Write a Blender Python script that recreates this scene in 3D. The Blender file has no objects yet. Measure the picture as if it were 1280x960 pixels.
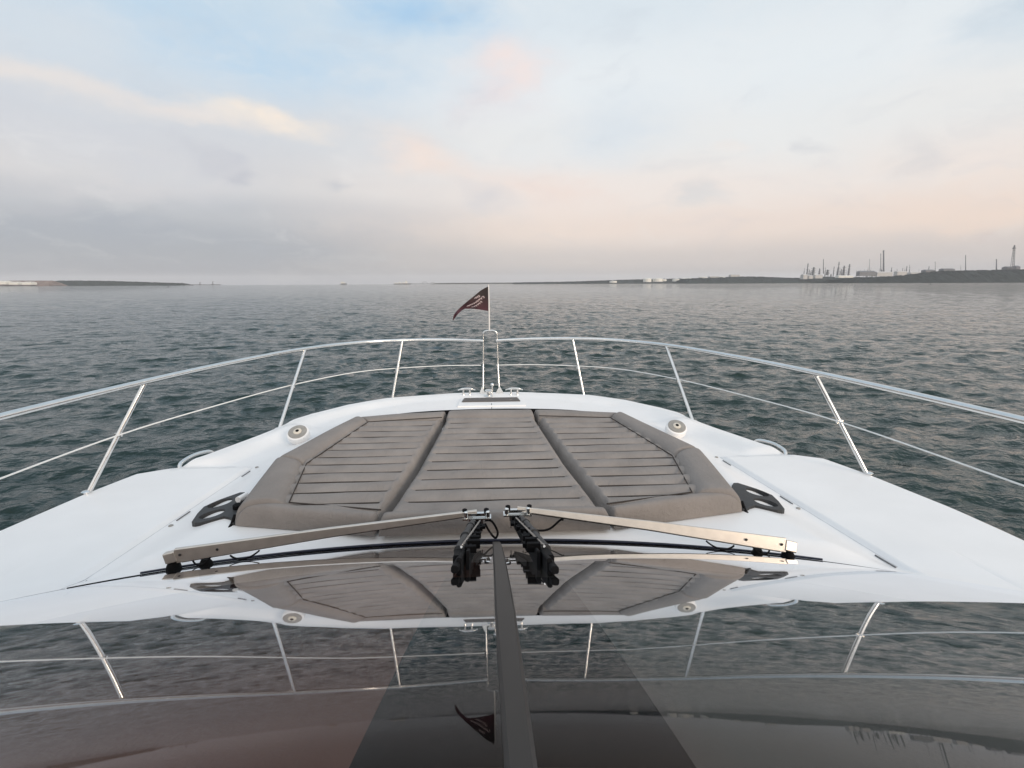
import bpy, bmesh, math, random
import numpy as np
from mathutils import Vector, Matrix
random.seed(7); rng = np.random.RandomState(11)
S = bpy.context.scene; COL = S.collection
R = math.radians
# ------------------------------------------------------------------ camera model (used to size things in metres)
F = 640.; CX, CY = 640., 480.; H = 1.2
PITCH = math.atan((480-354.5)/F); YAW = math.atan((640-606)/F); ROLL = R(.22)
fw = np.array([math.sin(YAW)*math.cos(PITCH), math.cos(YAW)*math.cos(PITCH), -math.sin(PITCH)])
r0 = np.array([math.cos(YAW), -math.sin(YAW), 0.]); u0 = np.cross(r0, fw)
rr = math.cos(ROLL)*r0 - math.sin(ROLL)*u0; uu = math.sin(ROLL)*r0 + math.cos(ROLL)*u0
CAM = np.array([-.04, 0, H])
def ray(px, py): return fw + (px-CX)/F*rr - (py-CY)/F*uu
def at(px, py, z=None, Y=None):
    d = ray(px, py); t = (z-H)/d[2] if z is not None else Y/d[1]
    return CAM + d*t
WATER = -2.0

# ------------------------------------------------------------------ helpers
def lin(*c):
    o = []
    for v in c:
        v = v/255.; o.append(v/12.92 if v <= .04045 else ((v+.055)/1.055)**2.4)
    return tuple(o)+(1.,)
def tag(o, label=None, cat=None, group=None, kind=None):
    if label: o['label'] = label
    if cat: o['category'] = cat
    if group: o['group'] = group
    if kind: o['kind'] = kind
    return o
def empty(name, loc=(0, 0, 0), label=None, cat=None, group=None):
    o = bpy.data.objects.new(name, None); COL.objects.link(o); o.location = loc
    return tag(o, label, cat, group)
def mesh(name, V, Fc, mat=None, parent=None, smooth=False, flip=False):
    me = bpy.data.meshes.new(name)
    V = [tuple(map(float, v)) for v in V]
    me.from_pydata(V, [], [tuple(reversed(f)) if flip else tuple(f) for f in Fc]); me.update()
    if smooth: me.polygons.foreach_set('use_smooth', [True]*len(me.polygons))
    o = bpy.data.objects.new(name, me); COL.objects.link(o)
    if mat: me.materials.append(mat)
    if parent:
        o.parent = parent
        p = parent; off = Vector((0, 0, 0))
        while p: off += p.location; p = p.parent
        me.transform(Matrix.Translation(-off))
    return o
class MB:
    def __init__(s): s.V = []; s.F = []
    def add(s, V, Fc):
        n = len(s.V); s.V += [tuple(v) for v in V]; s.F += [tuple(i+n for i in f) for f in Fc]; return s
    def box(s, c, d, M=None, bev=0):
        x, y, z = d[0]/2, d[1]/2, d[2]/2
        V = [Vector((i*x, j*y, k*z)) for i in (-1, 1) for j in (-1, 1) for k in (-1, 1)]
        if M: V = [M @ v for v in V]
        V = [v+Vector(c) for v in V]
        return s.add(V, [(0, 1, 3, 2), (4, 6, 7, 5), (0, 4, 5, 1), (2, 3, 7, 6), (0, 2, 6, 4), (1, 5, 7, 3)])
    def tube(s, P, rad, n=10, cap=True):
        P = [Vector(p) for p in P]; m = len(P)
        rad = [rad]*m if not hasattr(rad, '__len__') else rad
        V = []; up = Vector((0, 0, 1)); X = None
        for i in range(m):
            t = (P[min(i+1, m-1)]-P[max(i-1, 0)]).normalized()
            if X is None: X = t.cross(up if abs(t.z) < .95 else Vector((1, 0, 0))).normalized()
            else: X = (X - t*X.dot(t)).normalized()
            Yv = t.cross(X)
            for k in range(n):
                a = 2*math.pi*k/n; V.append(P[i]+(X*math.cos(a)+Yv*math.sin(a))*rad[i])
        Fc = [(i*n+k, i*n+(k+1) % n, (i+1)*n+(k+1) % n, (i+1)*n+k) for i in range(m-1) for k in range(n)]
        if cap: Fc += [tuple(range(n-1, -1, -1)), tuple((m-1)*n+k for k in range(n))]
        return s.add(V, Fc)
    def plate(s, A, B, h0, h1, th, up=(0, 0, 1)):
        # bar from A to B, height tapering h0..h1, thickness th, seen face away from +Y
        A, B, up = Vector(A), Vector(B), Vector(up).normalized(); d = (B-A).normalized()
        nrm = d.cross(up).normalized(); up = nrm.cross(d).normalized(); V = []
        b = min(th*.25, .003)
        sec = [(-.5, -.5), (.5, -.5), (.5, .5), (-.5, .5)]
        for P, hh in ((A, h0), (B, h1)):
            for (a, c) in ((-.5, -1), (-.5, 1), (.5, 1), (.5, -1)):
                # chamfered corners: two verts per corner
                s1 = (1 if a > 0 else -1)*(th/2); s2 = c*hh/2
                V.append(P+nrm*s1+up*(s2-c*b)); V.append(P+nrm*(s1-(b if a > 0 else -b))+up*s2)
        order = [1, 0, 2, 3, 5, 4, 6, 7]; o = []
        # reorder ring
        ring = [1, 0, 2, 3, 5, 4, 6, 7]
        V = [V[i] for i in ring]+[V[8+i] for i in ring]
        n = 8
        Fc = [(k, (k+1) % n, n+(k+1) % n, n+k) for k in range(n)]+[tuple(range(n-1, -1, -1)), tuple(range(n, 2*n))]
        return s.add(V, Fc)
    def lathe(s, c, prof, n=24, M=None):
        V = []; c = Vector(c)
        for (r_, z) in prof:
            for k in range(n):
                a = 2*math.pi*k/n; v = Vector((r_*math.cos(a), r_*math.sin(a), z))
                V.append((M @ v if M else v)+c)
        m = len(prof)
        Fc = [(i*n+k, i*n+(k+1) % n, (i+1)*n+(k+1) % n, (i+1)*n+k) for i in range(m-1) for k in range(n)]
        Fc += [tuple(range(n-1, -1, -1)), tuple((m-1)*n+k for k in range(n))]
        return s.add(V, Fc)
    def grid(s, fn, nu, nv):
        V = [fn(i/nu, j/nv) for i in range(nu+1) for j in range(nv+1)]; w = nv+1
        return s.add(V, [(i*w+j, (i+1)*w+j, (i+1)*w+j+1, i*w+j+1) for i in range(nu) for j in range(nv)])
    def build(s, name, mat, parent=None, smooth=False, bevel=0):
        o = mesh(name, s.V, s.F, mat, parent, smooth)
        bm = bmesh.new(); bm.from_mesh(o.data); bmesh.ops.recalc_face_normals(bm, faces=bm.faces); bm.to_mesh(o.data); bm.free()
        if smooth == 'auto':
            o.data.polygons.foreach_set('use_smooth', [True]*len(o.data.polygons))
            es = o.modifiers.new('edge', 'EDGE_SPLIT'); es.split_angle = R(38)
        if bevel:
            b = o.modifiers.new('bev', 'BEVEL'); b.width = bevel; b.segments = 2; b.limit_method = 'ANGLE'
        return o
def spline(P, n=8):
    P = [Vector(p) for p in P]; out = []
    for i in range(len(P)-1):
        a = P[max(i-1, 0)]; b = P[i]; c = P[i+1]; d = P[min(i+2, len(P)-1)]
        for k in range(n):
            t = k/n; out.append(.5*((2*b)+(c-a)*t+(2*a-5*b+4*c-d)*t*t+(3*b-a-3*c+d)*t**3))
    out.append(P[-1]); return out
def sst(a, b, v):
    t = np.clip((v-a)/(b-a), 0, 1); return t*t*(3-2*t)

# ------------------------------------------------------------------ materials
def newmat(name):
    m = bpy.data.materials.new(name); m.use_nodes = True
    nt = m.node_tree; return m, nt, nt.nodes['Principled BSDF']
def N(nt, t, **k):
    n = nt.nodes.new(t)
    for a, v in k.items(): setattr(n, a, v)
    return n
def noise_mat(name, col, rough=.5, var=.1, scale=8, metal=0, bump=0, bscale=200, rvar=0, coat=0, spec=.5, stretch=(1, 1, 1), detail=4):
    m, nt, p = newmat(name)
    tc = N(nt, 'ShaderNodeTexCoord'); mp = N(nt, 'ShaderNodeMapping'); mp.inputs['Scale'].default_value = stretch
    nt.links.new(tc.outputs['Object'], mp.inputs['Vector'])
    nz = N(nt, 'ShaderNodeTexNoise'); nz.inputs['Scale'].default_value = scale; nz.inputs['Detail'].default_value = detail
    nt.links.new(mp.outputs[0], nz.inputs['Vector'])
    mx = N(nt, 'ShaderNodeMix', data_type='RGBA')
    c1 = [max(0, c*(1-var)) for c in col[:3]]+[1]; c2 = [min(1, c*(1+var)) for c in col[:3]]+[1]
    mx.inputs['A'].default_value = c1; mx.inputs['B'].default_value = c2
    mr = N(nt, 'ShaderNodeMapRange'); mr.inputs[1].default_value = .3; mr.inputs[2].default_value = .7
    nt.links.new(nz.outputs[0], mr.inputs[0]); nt.links.new(mr.outputs[0], mx.inputs['Factor'])
    nt.links.new(mx.outputs['Result'], p.inputs['Base Color'])
    p.inputs['Metallic'].default_value = metal; p.inputs['Roughness'].default_value = rough
    p.inputs['Coat Weight'].default_value = coat; p.inputs['Specular IOR Level'].default_value = spec
    if rvar:
        r2 = N(nt, 'ShaderNodeMapRange'); r2.inputs[3].default_value = max(0, rough-rvar); r2.inputs[4].default_value = rough+rvar
        nt.links.new(nz.outputs[0], r2.inputs[0]); nt.links.new(r2.outputs[0], p.inputs['Roughness'])
    if bump:
        nb = N(nt, 'ShaderNodeTexNoise'); nb.inputs['Scale'].default_value = bscale; nb.inputs['Detail'].default_value = 3
        nt.links.new(tc.outputs['Object'], nb.inputs['Vector'])
        b = N(nt, 'ShaderNodeBump'); b.inputs['Strength'].default_value = bump; b.inputs['Distance'].default_value = .004
        nt.links.new(nb.outputs[0], b.inputs['Height']); nt.links.new(b.outputs[0], p.inputs['Normal'])
    return m
M = {}
M['gelcoat'] = noise_mat('white_gelcoat', (.80, .80, .80, 1), .38, .03, 3, bump=.03, bscale=60, rvar=.08, coat=.12)
M['hull'] = noise_mat('hull_gelcoat', (.78, .78, .79, 1), .25, .02, 2, coat=.3)
M['fabric'] = noise_mat('taupe_cushion_fabric', (.255, .233, .218, 1), .88, .09, 5, bump=.5, bscale=900, spec=.25, detail=8)
M['fabric_panel'] = noise_mat('taupe_quilted_fabric', (.262, .240, .225, 1), .9, .12, 6, bump=.5, bscale=900, spec=.25, detail=8)
M['steel'] = noise_mat('polished_stainless_steel', (.74, .74, .73, 1), .2, .05, 20, metal=1, rvar=.05)
M['wire'] = noise_mat('white_coated_wire', (.75, .76, .76, 1), .35, .05, 30)
M['arm'] = noise_mat('satin_wiper_metal', (.60, .56, .51, 1), .42, .06, 25, metal=.75, bump=.05, bscale=300, rvar=.06)
M['black'] = noise_mat('black_rubber', (.006, .006, .007, 1), .7, .3, 40, bump=.2, bscale=300, spec=.12)
M['navy'] = noise_mat('dark_navy_rubber_tube', (.010, .013, .03, 1), .3, .2, 40)
M['tray'] = noise_mat('dark_grey_plastic', (.034, .035, .037, 1), .55, .1, 60, bump=.2, bscale=500, spec=.35)
M['mullion'] = noise_mat('mullion_brown_grey', (.026, .023, .022, 1), .42, .1, 10, spec=.3)
M['grille'] = noise_mat('dark_teak_strip', (.09, .08, .075, 1), .6, .3, 60, stretch=(1, 12, 1))
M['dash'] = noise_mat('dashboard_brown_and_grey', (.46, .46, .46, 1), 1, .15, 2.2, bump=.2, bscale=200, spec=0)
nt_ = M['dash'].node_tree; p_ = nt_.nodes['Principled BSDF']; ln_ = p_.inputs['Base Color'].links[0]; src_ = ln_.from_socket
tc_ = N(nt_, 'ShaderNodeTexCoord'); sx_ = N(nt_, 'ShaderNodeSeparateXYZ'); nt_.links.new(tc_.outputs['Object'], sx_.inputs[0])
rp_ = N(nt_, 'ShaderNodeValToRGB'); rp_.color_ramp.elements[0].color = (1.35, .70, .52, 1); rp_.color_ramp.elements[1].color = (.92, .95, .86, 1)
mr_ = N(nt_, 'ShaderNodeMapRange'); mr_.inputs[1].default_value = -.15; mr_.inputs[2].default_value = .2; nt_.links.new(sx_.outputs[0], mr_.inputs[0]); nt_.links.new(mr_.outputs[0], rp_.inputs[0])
m3_ = N(nt_, 'ShaderNodeMapRange'); m3_.interpolation_type = 'SMOOTHSTEP'  # ramp along the dash puts fading light under the pane into its colour
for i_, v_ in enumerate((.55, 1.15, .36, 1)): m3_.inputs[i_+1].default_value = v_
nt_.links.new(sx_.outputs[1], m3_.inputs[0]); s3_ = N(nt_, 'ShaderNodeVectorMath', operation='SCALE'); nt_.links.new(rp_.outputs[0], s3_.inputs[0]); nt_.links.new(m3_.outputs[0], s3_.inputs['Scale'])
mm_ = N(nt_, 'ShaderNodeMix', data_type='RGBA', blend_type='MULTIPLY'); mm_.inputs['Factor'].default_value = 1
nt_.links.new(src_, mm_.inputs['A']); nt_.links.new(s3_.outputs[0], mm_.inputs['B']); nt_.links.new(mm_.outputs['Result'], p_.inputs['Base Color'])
M['dashblack'] = noise_mat('dashboard_black', (.003, .003, .004, 1), 1, .2, 4, spec=0)
M['lamp'] = noise_mat('lamp_grey_ring', (.28, .27, .25, 1), .5, .1, 30)
M['lamplens'] = noise_mat('lamp_pale_lens', (.6, .56, .48, 1), .2, .05, 30)

# glass
def glass_mat():
    m = bpy.data.materials.new('tinted_windscreen_glass'); m.use_nodes = True; nt = m.node_tree; nt.nodes.clear()
    out = N(nt, 'ShaderNodeOutputMaterial'); mix = N(nt, 'ShaderNodeMixShader'); fr = N(nt, 'ShaderNodeFresnel'); fr.inputs[0].default_value = 1.5
    ramp = N(nt, 'ShaderNodeValToRGB'); e = ramp.color_ramp.elements
    e[0].position = 0; e[0].color = (0, 0, 0, 1); e[1].position = 1; e[1].color = (1, 1, 1, 1)
    for p_, v in ((.04, .012), (.085, .018), (.105, .026), (.135, .07), (.17, .16), (.24, .37), (.34, .62), (.55, .84)):
        k = e.new(p_); k.color = (v, v, v, 1)
    tr = N(nt, 'ShaderNodeBsdfTransparent'); tr.inputs[0].default_value = (.82, .80, .79, 1)
    gl = N(nt, 'ShaderNodeBsdfGlossy'); gl.inputs['Roughness'].default_value = .018; gl.inputs['Color'].default_value = (.97, .98, 1, 1)
    tc = N(nt, 'ShaderNodeTexCoord')
    # water droplets: small domes where the spray hit the lower part of the pane
    vo = N(nt, 'ShaderNodeTexVoronoi'); vo.inputs['Scale'].default_value = 190
    nt.links.new(tc.outputs['Object'], vo.inputs['Vector'])
    mr = N(nt, 'ShaderNodeMapRange'); mr.interpolation_type = 'SMOOTHSTEP'
    for i, v in enumerate((.0, .34, 1, 0)): mr.inputs[i+1].default_value = v
    nt.links.new(vo.outputs['Distance'], mr.inputs[0])
    nz = N(nt, 'ShaderNodeTexNoise'); nz.inputs['Scale'].default_value = 2.2; nz.inputs['Detail'].default_value = 5
    nt.links.new(tc.outputs['Object'], nz.inputs['Vector'])
    sx = N(nt, 'ShaderNodeSeparateXYZ'); nt.links.new(tc.outputs['Object'], sx.inputs[0])
    def band(out_, a, b, c, d):
        x = N(nt, 'ShaderNodeMapRange'); x.interpolation_type = 'SMOOTHSTEP'
        for i, v in enumerate((a, b, c, d)): x.inputs[i+1].default_value = v
        nt.links.new(out_, x.inputs[0]); return x.outputs[0]
    def mul(a, b):
        x = N(nt, 'ShaderNodeMath', operation='MULTIPLY'); nt.links.new(a, x.inputs[0])
        if hasattr(b, 'links'): nt.links.new(b, x.inputs[1])
        else: x.inputs[1].default_value = b
        return x.outputs[0]
    msk = mul(mul(band(sx.outputs[1], 1.5, 2.0, .0, 1), band(sx.outputs[0], -.3, .35, .0, 1)), band(nz.outputs[0], .42, .6, 0, 1))
    bp = N(nt, 'ShaderNodeBump'); bp.inputs['Distance'].default_value = .0025; bp.inputs['Strength'].default_value = 1
    nt.links.new(mul(mr.outputs[0], msk), bp.inputs['Height'])
    # very faint waviness of laminated glass
    n2 = N(nt, 'ShaderNodeTexNoise'); n2.inputs['Scale'].default_value = 1.6; n2.inputs['Detail'].default_value = 1
    nt.links.new(tc.outputs['Object'], n2.inputs['Vector'])
    b2 = N(nt, 'ShaderNodeBump'); b2.inputs['Distance'].default_value = .002; b2.inputs['Strength'].default_value = .5
    nt.links.new(n2.outputs[0], b2.inputs['Height']); nt.links.new(b2.outputs[0], bp.inputs['Normal'])
    nt.links.new(bp.outputs[0], gl.inputs['Normal'])
    nt.links.new(fr.outputs[0], ramp.inputs[0]); nt.links.new(ramp.outputs[0], mix.inputs[0])
    nt.links.new(tr.outputs[0], mix.inputs[1]); nt.links.new(gl.outputs[0], mix.inputs[2])
    v2 = N(nt, 'ShaderNodeTexVoronoi'); v2.inputs['Scale'].default_value = 55; nt.links.new(tc.outputs['Object'], v2.inputs['Vector'])
    n3 = N(nt, 'ShaderNodeTexNoise'); n3.inputs['Scale'].default_value = 6; n3.inputs['Detail'].default_value = 6; nt.links.new(tc.outputs['Object'], n3.inputs['Vector'])
    mp3 = N(nt, 'ShaderNodeMapping'); mp3.inputs['Scale'].default_value = (14, 1.2, 1); nt.links.new(tc.outputs['Object'], mp3.inputs[0])
    n4 = N(nt, 'ShaderNodeTexNoise'); n4.inputs['Scale'].default_value = 2; n4.inputs['Detail'].default_value = 5; nt.links.new(mp3.outputs[0], n4.inputs['Vector'])
    spots = mul(mul(band(v2.outputs['Distance'], .02, .10, 1, 0), band(n3.outputs[0], .5, .62, 0, 1)), .10)
    film = mul(band(n4.outputs[0], .45, .8, 0, 1), .004)
    ad = N(nt, 'ShaderNodeMath', operation='ADD'); nt.links.new(spots, ad.inputs[0]); nt.links.new(film, ad.inputs[1])
    df = N(nt, 'ShaderNodeBsdfDiffuse'); df.inputs[0].default_value = (.6, .6, .58, 1)
    mx2 = N(nt, 'ShaderNodeMixShader'); nt.links.new(ad.outputs[0], mx2.inputs[0]); nt.links.new(mix.outputs[0], mx2.inputs[1]); nt.links.new(df.outputs[0], mx2.inputs[2])
    nt.links.new(mx2.outputs[0], out.inputs[0])
    return m
M['glass'] = glass_mat()

# ================================================================== YACHT
def zg(x, y):      # windscreen pane
    return 1.01999-.00524*x-.0827*x*x-.37959*y-.03507*y*y-.0053*x*y+.01348*x*x*y
def base_z(x): return -.01*abs(x)
def yb(x):         # foot of the windscreen
    a, b = .8, 3.2
    for _ in range(40):
        c = (a+b)/2
        if zg(x, c) > base_z(x): a = c
        else: b = c
    return (a+b)/2
YBX = np.linspace(-2.2, 2.2, 120); YBY = np.array([yb(v) for v in YBX])
bow_x = [0, .35, .7, 1.1, 1.45, 1.70, 1.80, 1.86, 2.10, 2.20, 2.38, 2.47, 2.56, 2.59, 2.60]
bow_y = [5.66, 5.64, 5.56, 5.42, 5.16, 4.82, 4.62, 4.32, 3.66, 3.47, 3.36, 3.02, 2.48, 1.9, -1.2]
def ybow(ax): return float(np.interp(ax, bow_x, bow_y))
yacht = empty('motor_yacht', (0, 3, WATER), 'white motor yacht bow seen from above its dark windscreen, filling the foreground', 'yacht')
XB = np.concatenate([np.linspace(0, 1.6, 110, endpoint=False), np.linspace(1.6, 2.6, 90)])
XB = np.concatenate([-XB[:0:-1], XB])
poly = np.array([(x, ybow(abs(x))) for x in XB])
def dist_outline(x, y):
    d = np.full(x.shape, 9.)
    for i in range(len(poly)-1):
        a = poly[i]; b = poly[i+1]; ab = b-a; L2 = ab@ab
        t = np.clip(((x-a[0])*ab[0]+(y-a[1])*ab[1])/L2, 0, 1)
        d = np.minimum(d, np.hypot(x-a[0]-t*ab[0], y-a[1]-t*ab[1]))
    return d
PADY = [1.9, 2.25, 2.45, 3.1, 3.2, 4.15, 4.36, 4.5, 5.7]; PADW = [1.50, 1.42, 1.34, 1.43, 1.40, 1.14, 1.0, .6, .3]
def deck_h(x, y, d):
    ax = np.abs(x)
    p = np.interp(y, PADY, PADW)+.03
    C = np.where(y < 3.5, 1.66+(3.5-y)*.085, 1.66+(y-3.5)*.0)
    Cc = np.maximum(C, p+.12)
    t = sst(0, 1, np.clip((ax-p)/(Cc-p), 0, 1))
    z = (.03*(1-t)-.05*t)*sst(4.56, 4.44, y)+(-.012*(1-t)-.04*t)*(1-sst(4.56, 4.44, y))
    # dip of the plinth toward the windscreen foot
    side = (.016+.010*np.clip(ax-C, 0, 1))*sst(0, .03, ax-C)*sst(3.49, 3.44, y)
    z = z+side
    ybx = np.interp(x, YBX, YBY)
    k = sst(.14, .0, y-ybx)*sst(2.2, 2.1, ax)
    z = z*(1-k)+(base_z(1)*ax-.003)*k
    fz = sst(3.46, 3.6, y)
    lip = (.018+.022*sst(.5, 1.3, ax))*sst(.30, .10, d)*fz
    z = z+lip
    z = z+.058*np.exp(-(((ax-1.64)/.13)**2+((y-4.26)/.16)**2))*fz
    z = z-.03*sst(.035, 0, d)**1.5
    return z
aft = []
for x in XB:
    ax = abs(x); b = yb(max(-2.12, min(x, 2.12)))-.012
    aft.append(b if ax < 2.12 else float(b+(-1.25-b)*sst(2.12, 2.2, ax)))
nr = 300; tt = np.linspace(0, 1, nr+1); tt = 1-(1-tt)**1.15
GX = np.repeat(XB[:, None], nr+1, 1); GY = np.array(aft)[:, None]+(poly[:, 1][:, None]-np.array(aft)[:, None])*tt[None]
GD = dist_outline(GX, GY); GZ = deck_h(GX, GY, GD)
n1 = nr+1
V = np.stack([GX, GY, GZ], -1).reshape(-1, 3)
Fc = [(i*n1+j, (i+1)*n1+j, (i+1)*n1+j+1, i*n1+j+1) for i in range(len(XB)-1) for j in range(nr)]
deck = mesh('deck', V, Fc, M['gelcoat'], yacht, smooth=True)
# hull
mb = MB(); ez = GZ[:, -1]
def hullf(u, v):
    i = int(round(u*(len(XB)-1))); x, y = poly[i]; z0 = ez[i]
    z = z0+(WATER-.4-z0)*v
    out = .035*math.exp(-((v-.06)/.03)**2) + (.05*min(v*8, 1))
    k = 1+out*.4-.30*v**1.6
    yy = 1+(y-1)*(1+out*.15-.12*v**1.5) if y > 1 else y
    return (x*k, yy, z)
mb.grid(hullf, len(XB)-1, 26); mb.build('hull', M['hull'], yacht, smooth=True)
# joint line where side deck meets the cabin top, small drains and caps
SLOT = noise_mat('grey_slot', (.16, .16, .165, 1), .6, .1, 30)
SEAL = noise_mat('grey_sealant', (.5, .51, .53, 1), .6, .1, 30)
for s in (-1, 1):
    mb = MB(); P = []
    for y in np.linspace(1.99, 3.47, 40):
        x = s*(1.66+(3.5-y)*.085); P.append((x, y, float(deck_h(np.array([x]), np.array([y]), np.array([1.]))[0])+.0005))
    mb.tube(P, .0012, 6); mb.build('deck_joint_seam', SEAL, yacht)
def dz(x, y):
    X = np.array([float(x)]); Y = np.array([float(y)]); return float(deck_h(X, Y, dist_outline(X, Y))[0])
for s in (-1, 1):
    for (y0, y1) in ((3.30, 3.40), (2.66, 2.77), (1.98, 2.09)):
        xa, xb = (1.64+(3.5-y0)*.085), (1.64+(3.5-y1)*.085)
        MB().tube([(s*xa, y0, dz(xa, y0)+.003), (s*xb, y1, dz(xb, y1)+.003)], .0036, 8).build('drain_slot', SLOT, yacht)
    for y0 in (3.47, 2.60):
        xa = 1.63+(3.5-y0)*.085
        MB().lathe((s*xa, y0, dz(xa, y0)-.002), [(.012, 0), (.012, .006), (.008, .009)], 12).build('screw_cap', M['lamp'], yacht)
# ---------------- windscreen
mb = MB()
def gl(u, v):
    x = -2.12+4.24*u; y0 = yb(x); y = y0+(.02-y0)*v; return (x, y, zg(x, y))
mb.grid(gl, 120, 120); ws = mesh('windscreen', mb.V, mb.F, M['glass'], yacht, smooth=True, flip=True)
def mul_x(y): return -.0255+.0115*y
mb = MB()
def mu(u, v):
    y = 2.235+(.03-2.235)*u; c = mul_x(y); w = float(np.interp(y, (.1, .24, .6, 2.2), (.0085, .0094, .0132, .0175)))
    prof = [(-w, -.002), (-w, .003), (-w+.003, .006), (w-.003, .006), (w, .003), (w, -.002)]
    dx, dzz = prof[int(round(v*5))]; x = c+dx; return (x, y, zg(x, y)+dzz)
mb.grid(mu, 80, 5); mb.build('windscreen_mullion', M['mullion'], yacht, smooth='auto')
# foot seal: a fat dark tube along the middle, a thin gasket beyond it
P = [(x, yb(x)+.006, base_z(x)+.010) for x in np.linspace(-1.52, 1.44, 60)]
MB().tube(P, [.0066-.0018*abs(q[0]/1.5)**1.5 for q in P], 10).build('rubber_tube', M['navy'], yacht, smooth='auto')
P = [(x, yb(x)+.003, base_z(x)+.002) for x in np.linspace(-1.76, 1.86, 80)]
MB().tube(P, .0028, 8).build('foot_gasket', M['black'], yacht, smooth='auto')
for x0_, x1_ in ((-2.13, -1.765), (1.865, 2.13)):
    P = [(x, yb(x)+.003, base_z(x)+.001) for x in np.linspace(x0_, x1_, 12)]
    MB().tube(P, .0018, 6).build('foot_sealant', SEAL, yacht, smooth='auto')
# dashboard beneath the pane
OFF = .10
def dsh(x, y, o=OFF): return zg(x, y)-o-.02*(x/2)**2
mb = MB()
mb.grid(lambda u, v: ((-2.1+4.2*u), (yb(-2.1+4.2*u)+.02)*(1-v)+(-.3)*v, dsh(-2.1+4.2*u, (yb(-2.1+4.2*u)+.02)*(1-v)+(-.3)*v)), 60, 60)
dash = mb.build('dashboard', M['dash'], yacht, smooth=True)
def on_dash(px, py, o):
    d = ray(px, py); t = .3
    for _ in range(60):
        P = CAM+d*t; g = P[2]-dsh(P[0], P[1], o); t += g*.8
    return CAM+d*t
o_ = OFF-.006
q = [on_dash(435, 962, o_), on_dash(557, 722, o_), on_dash(704, 722, o_), on_dash(872, 962, o_)]
mb = MB()
mb.grid(lambda u, v: (lambda x, y: (x, y, dsh(x, y, o_)))(*[((q[0][i]+(q[1][i]-q[0][i])*u)*(1-v)+(q[3][i]+(q[2][i]-q[3][i])*u)*v) for i in (0, 1)]), 40, 20)
mb.build('dark_wedge', M['dashblack'], yacht, smooth=True)  # black wedge-shaped sheet lying just over the dashboard
q2 = on_dash(872, 962, o_); 
mb = MB(); ya = .262; 
mb.grid(lambda u, v: (lambda x, y: (x, y, dsh(x, y, OFF-.012)))(.02+2.0*u, ya*(1-v)-.28*v), 40, 10)
mb.build('pane_dimming_sheet', M['dashblack'], yacht, smooth=True)  # added black sheet that dims the lower right of the pane

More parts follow.
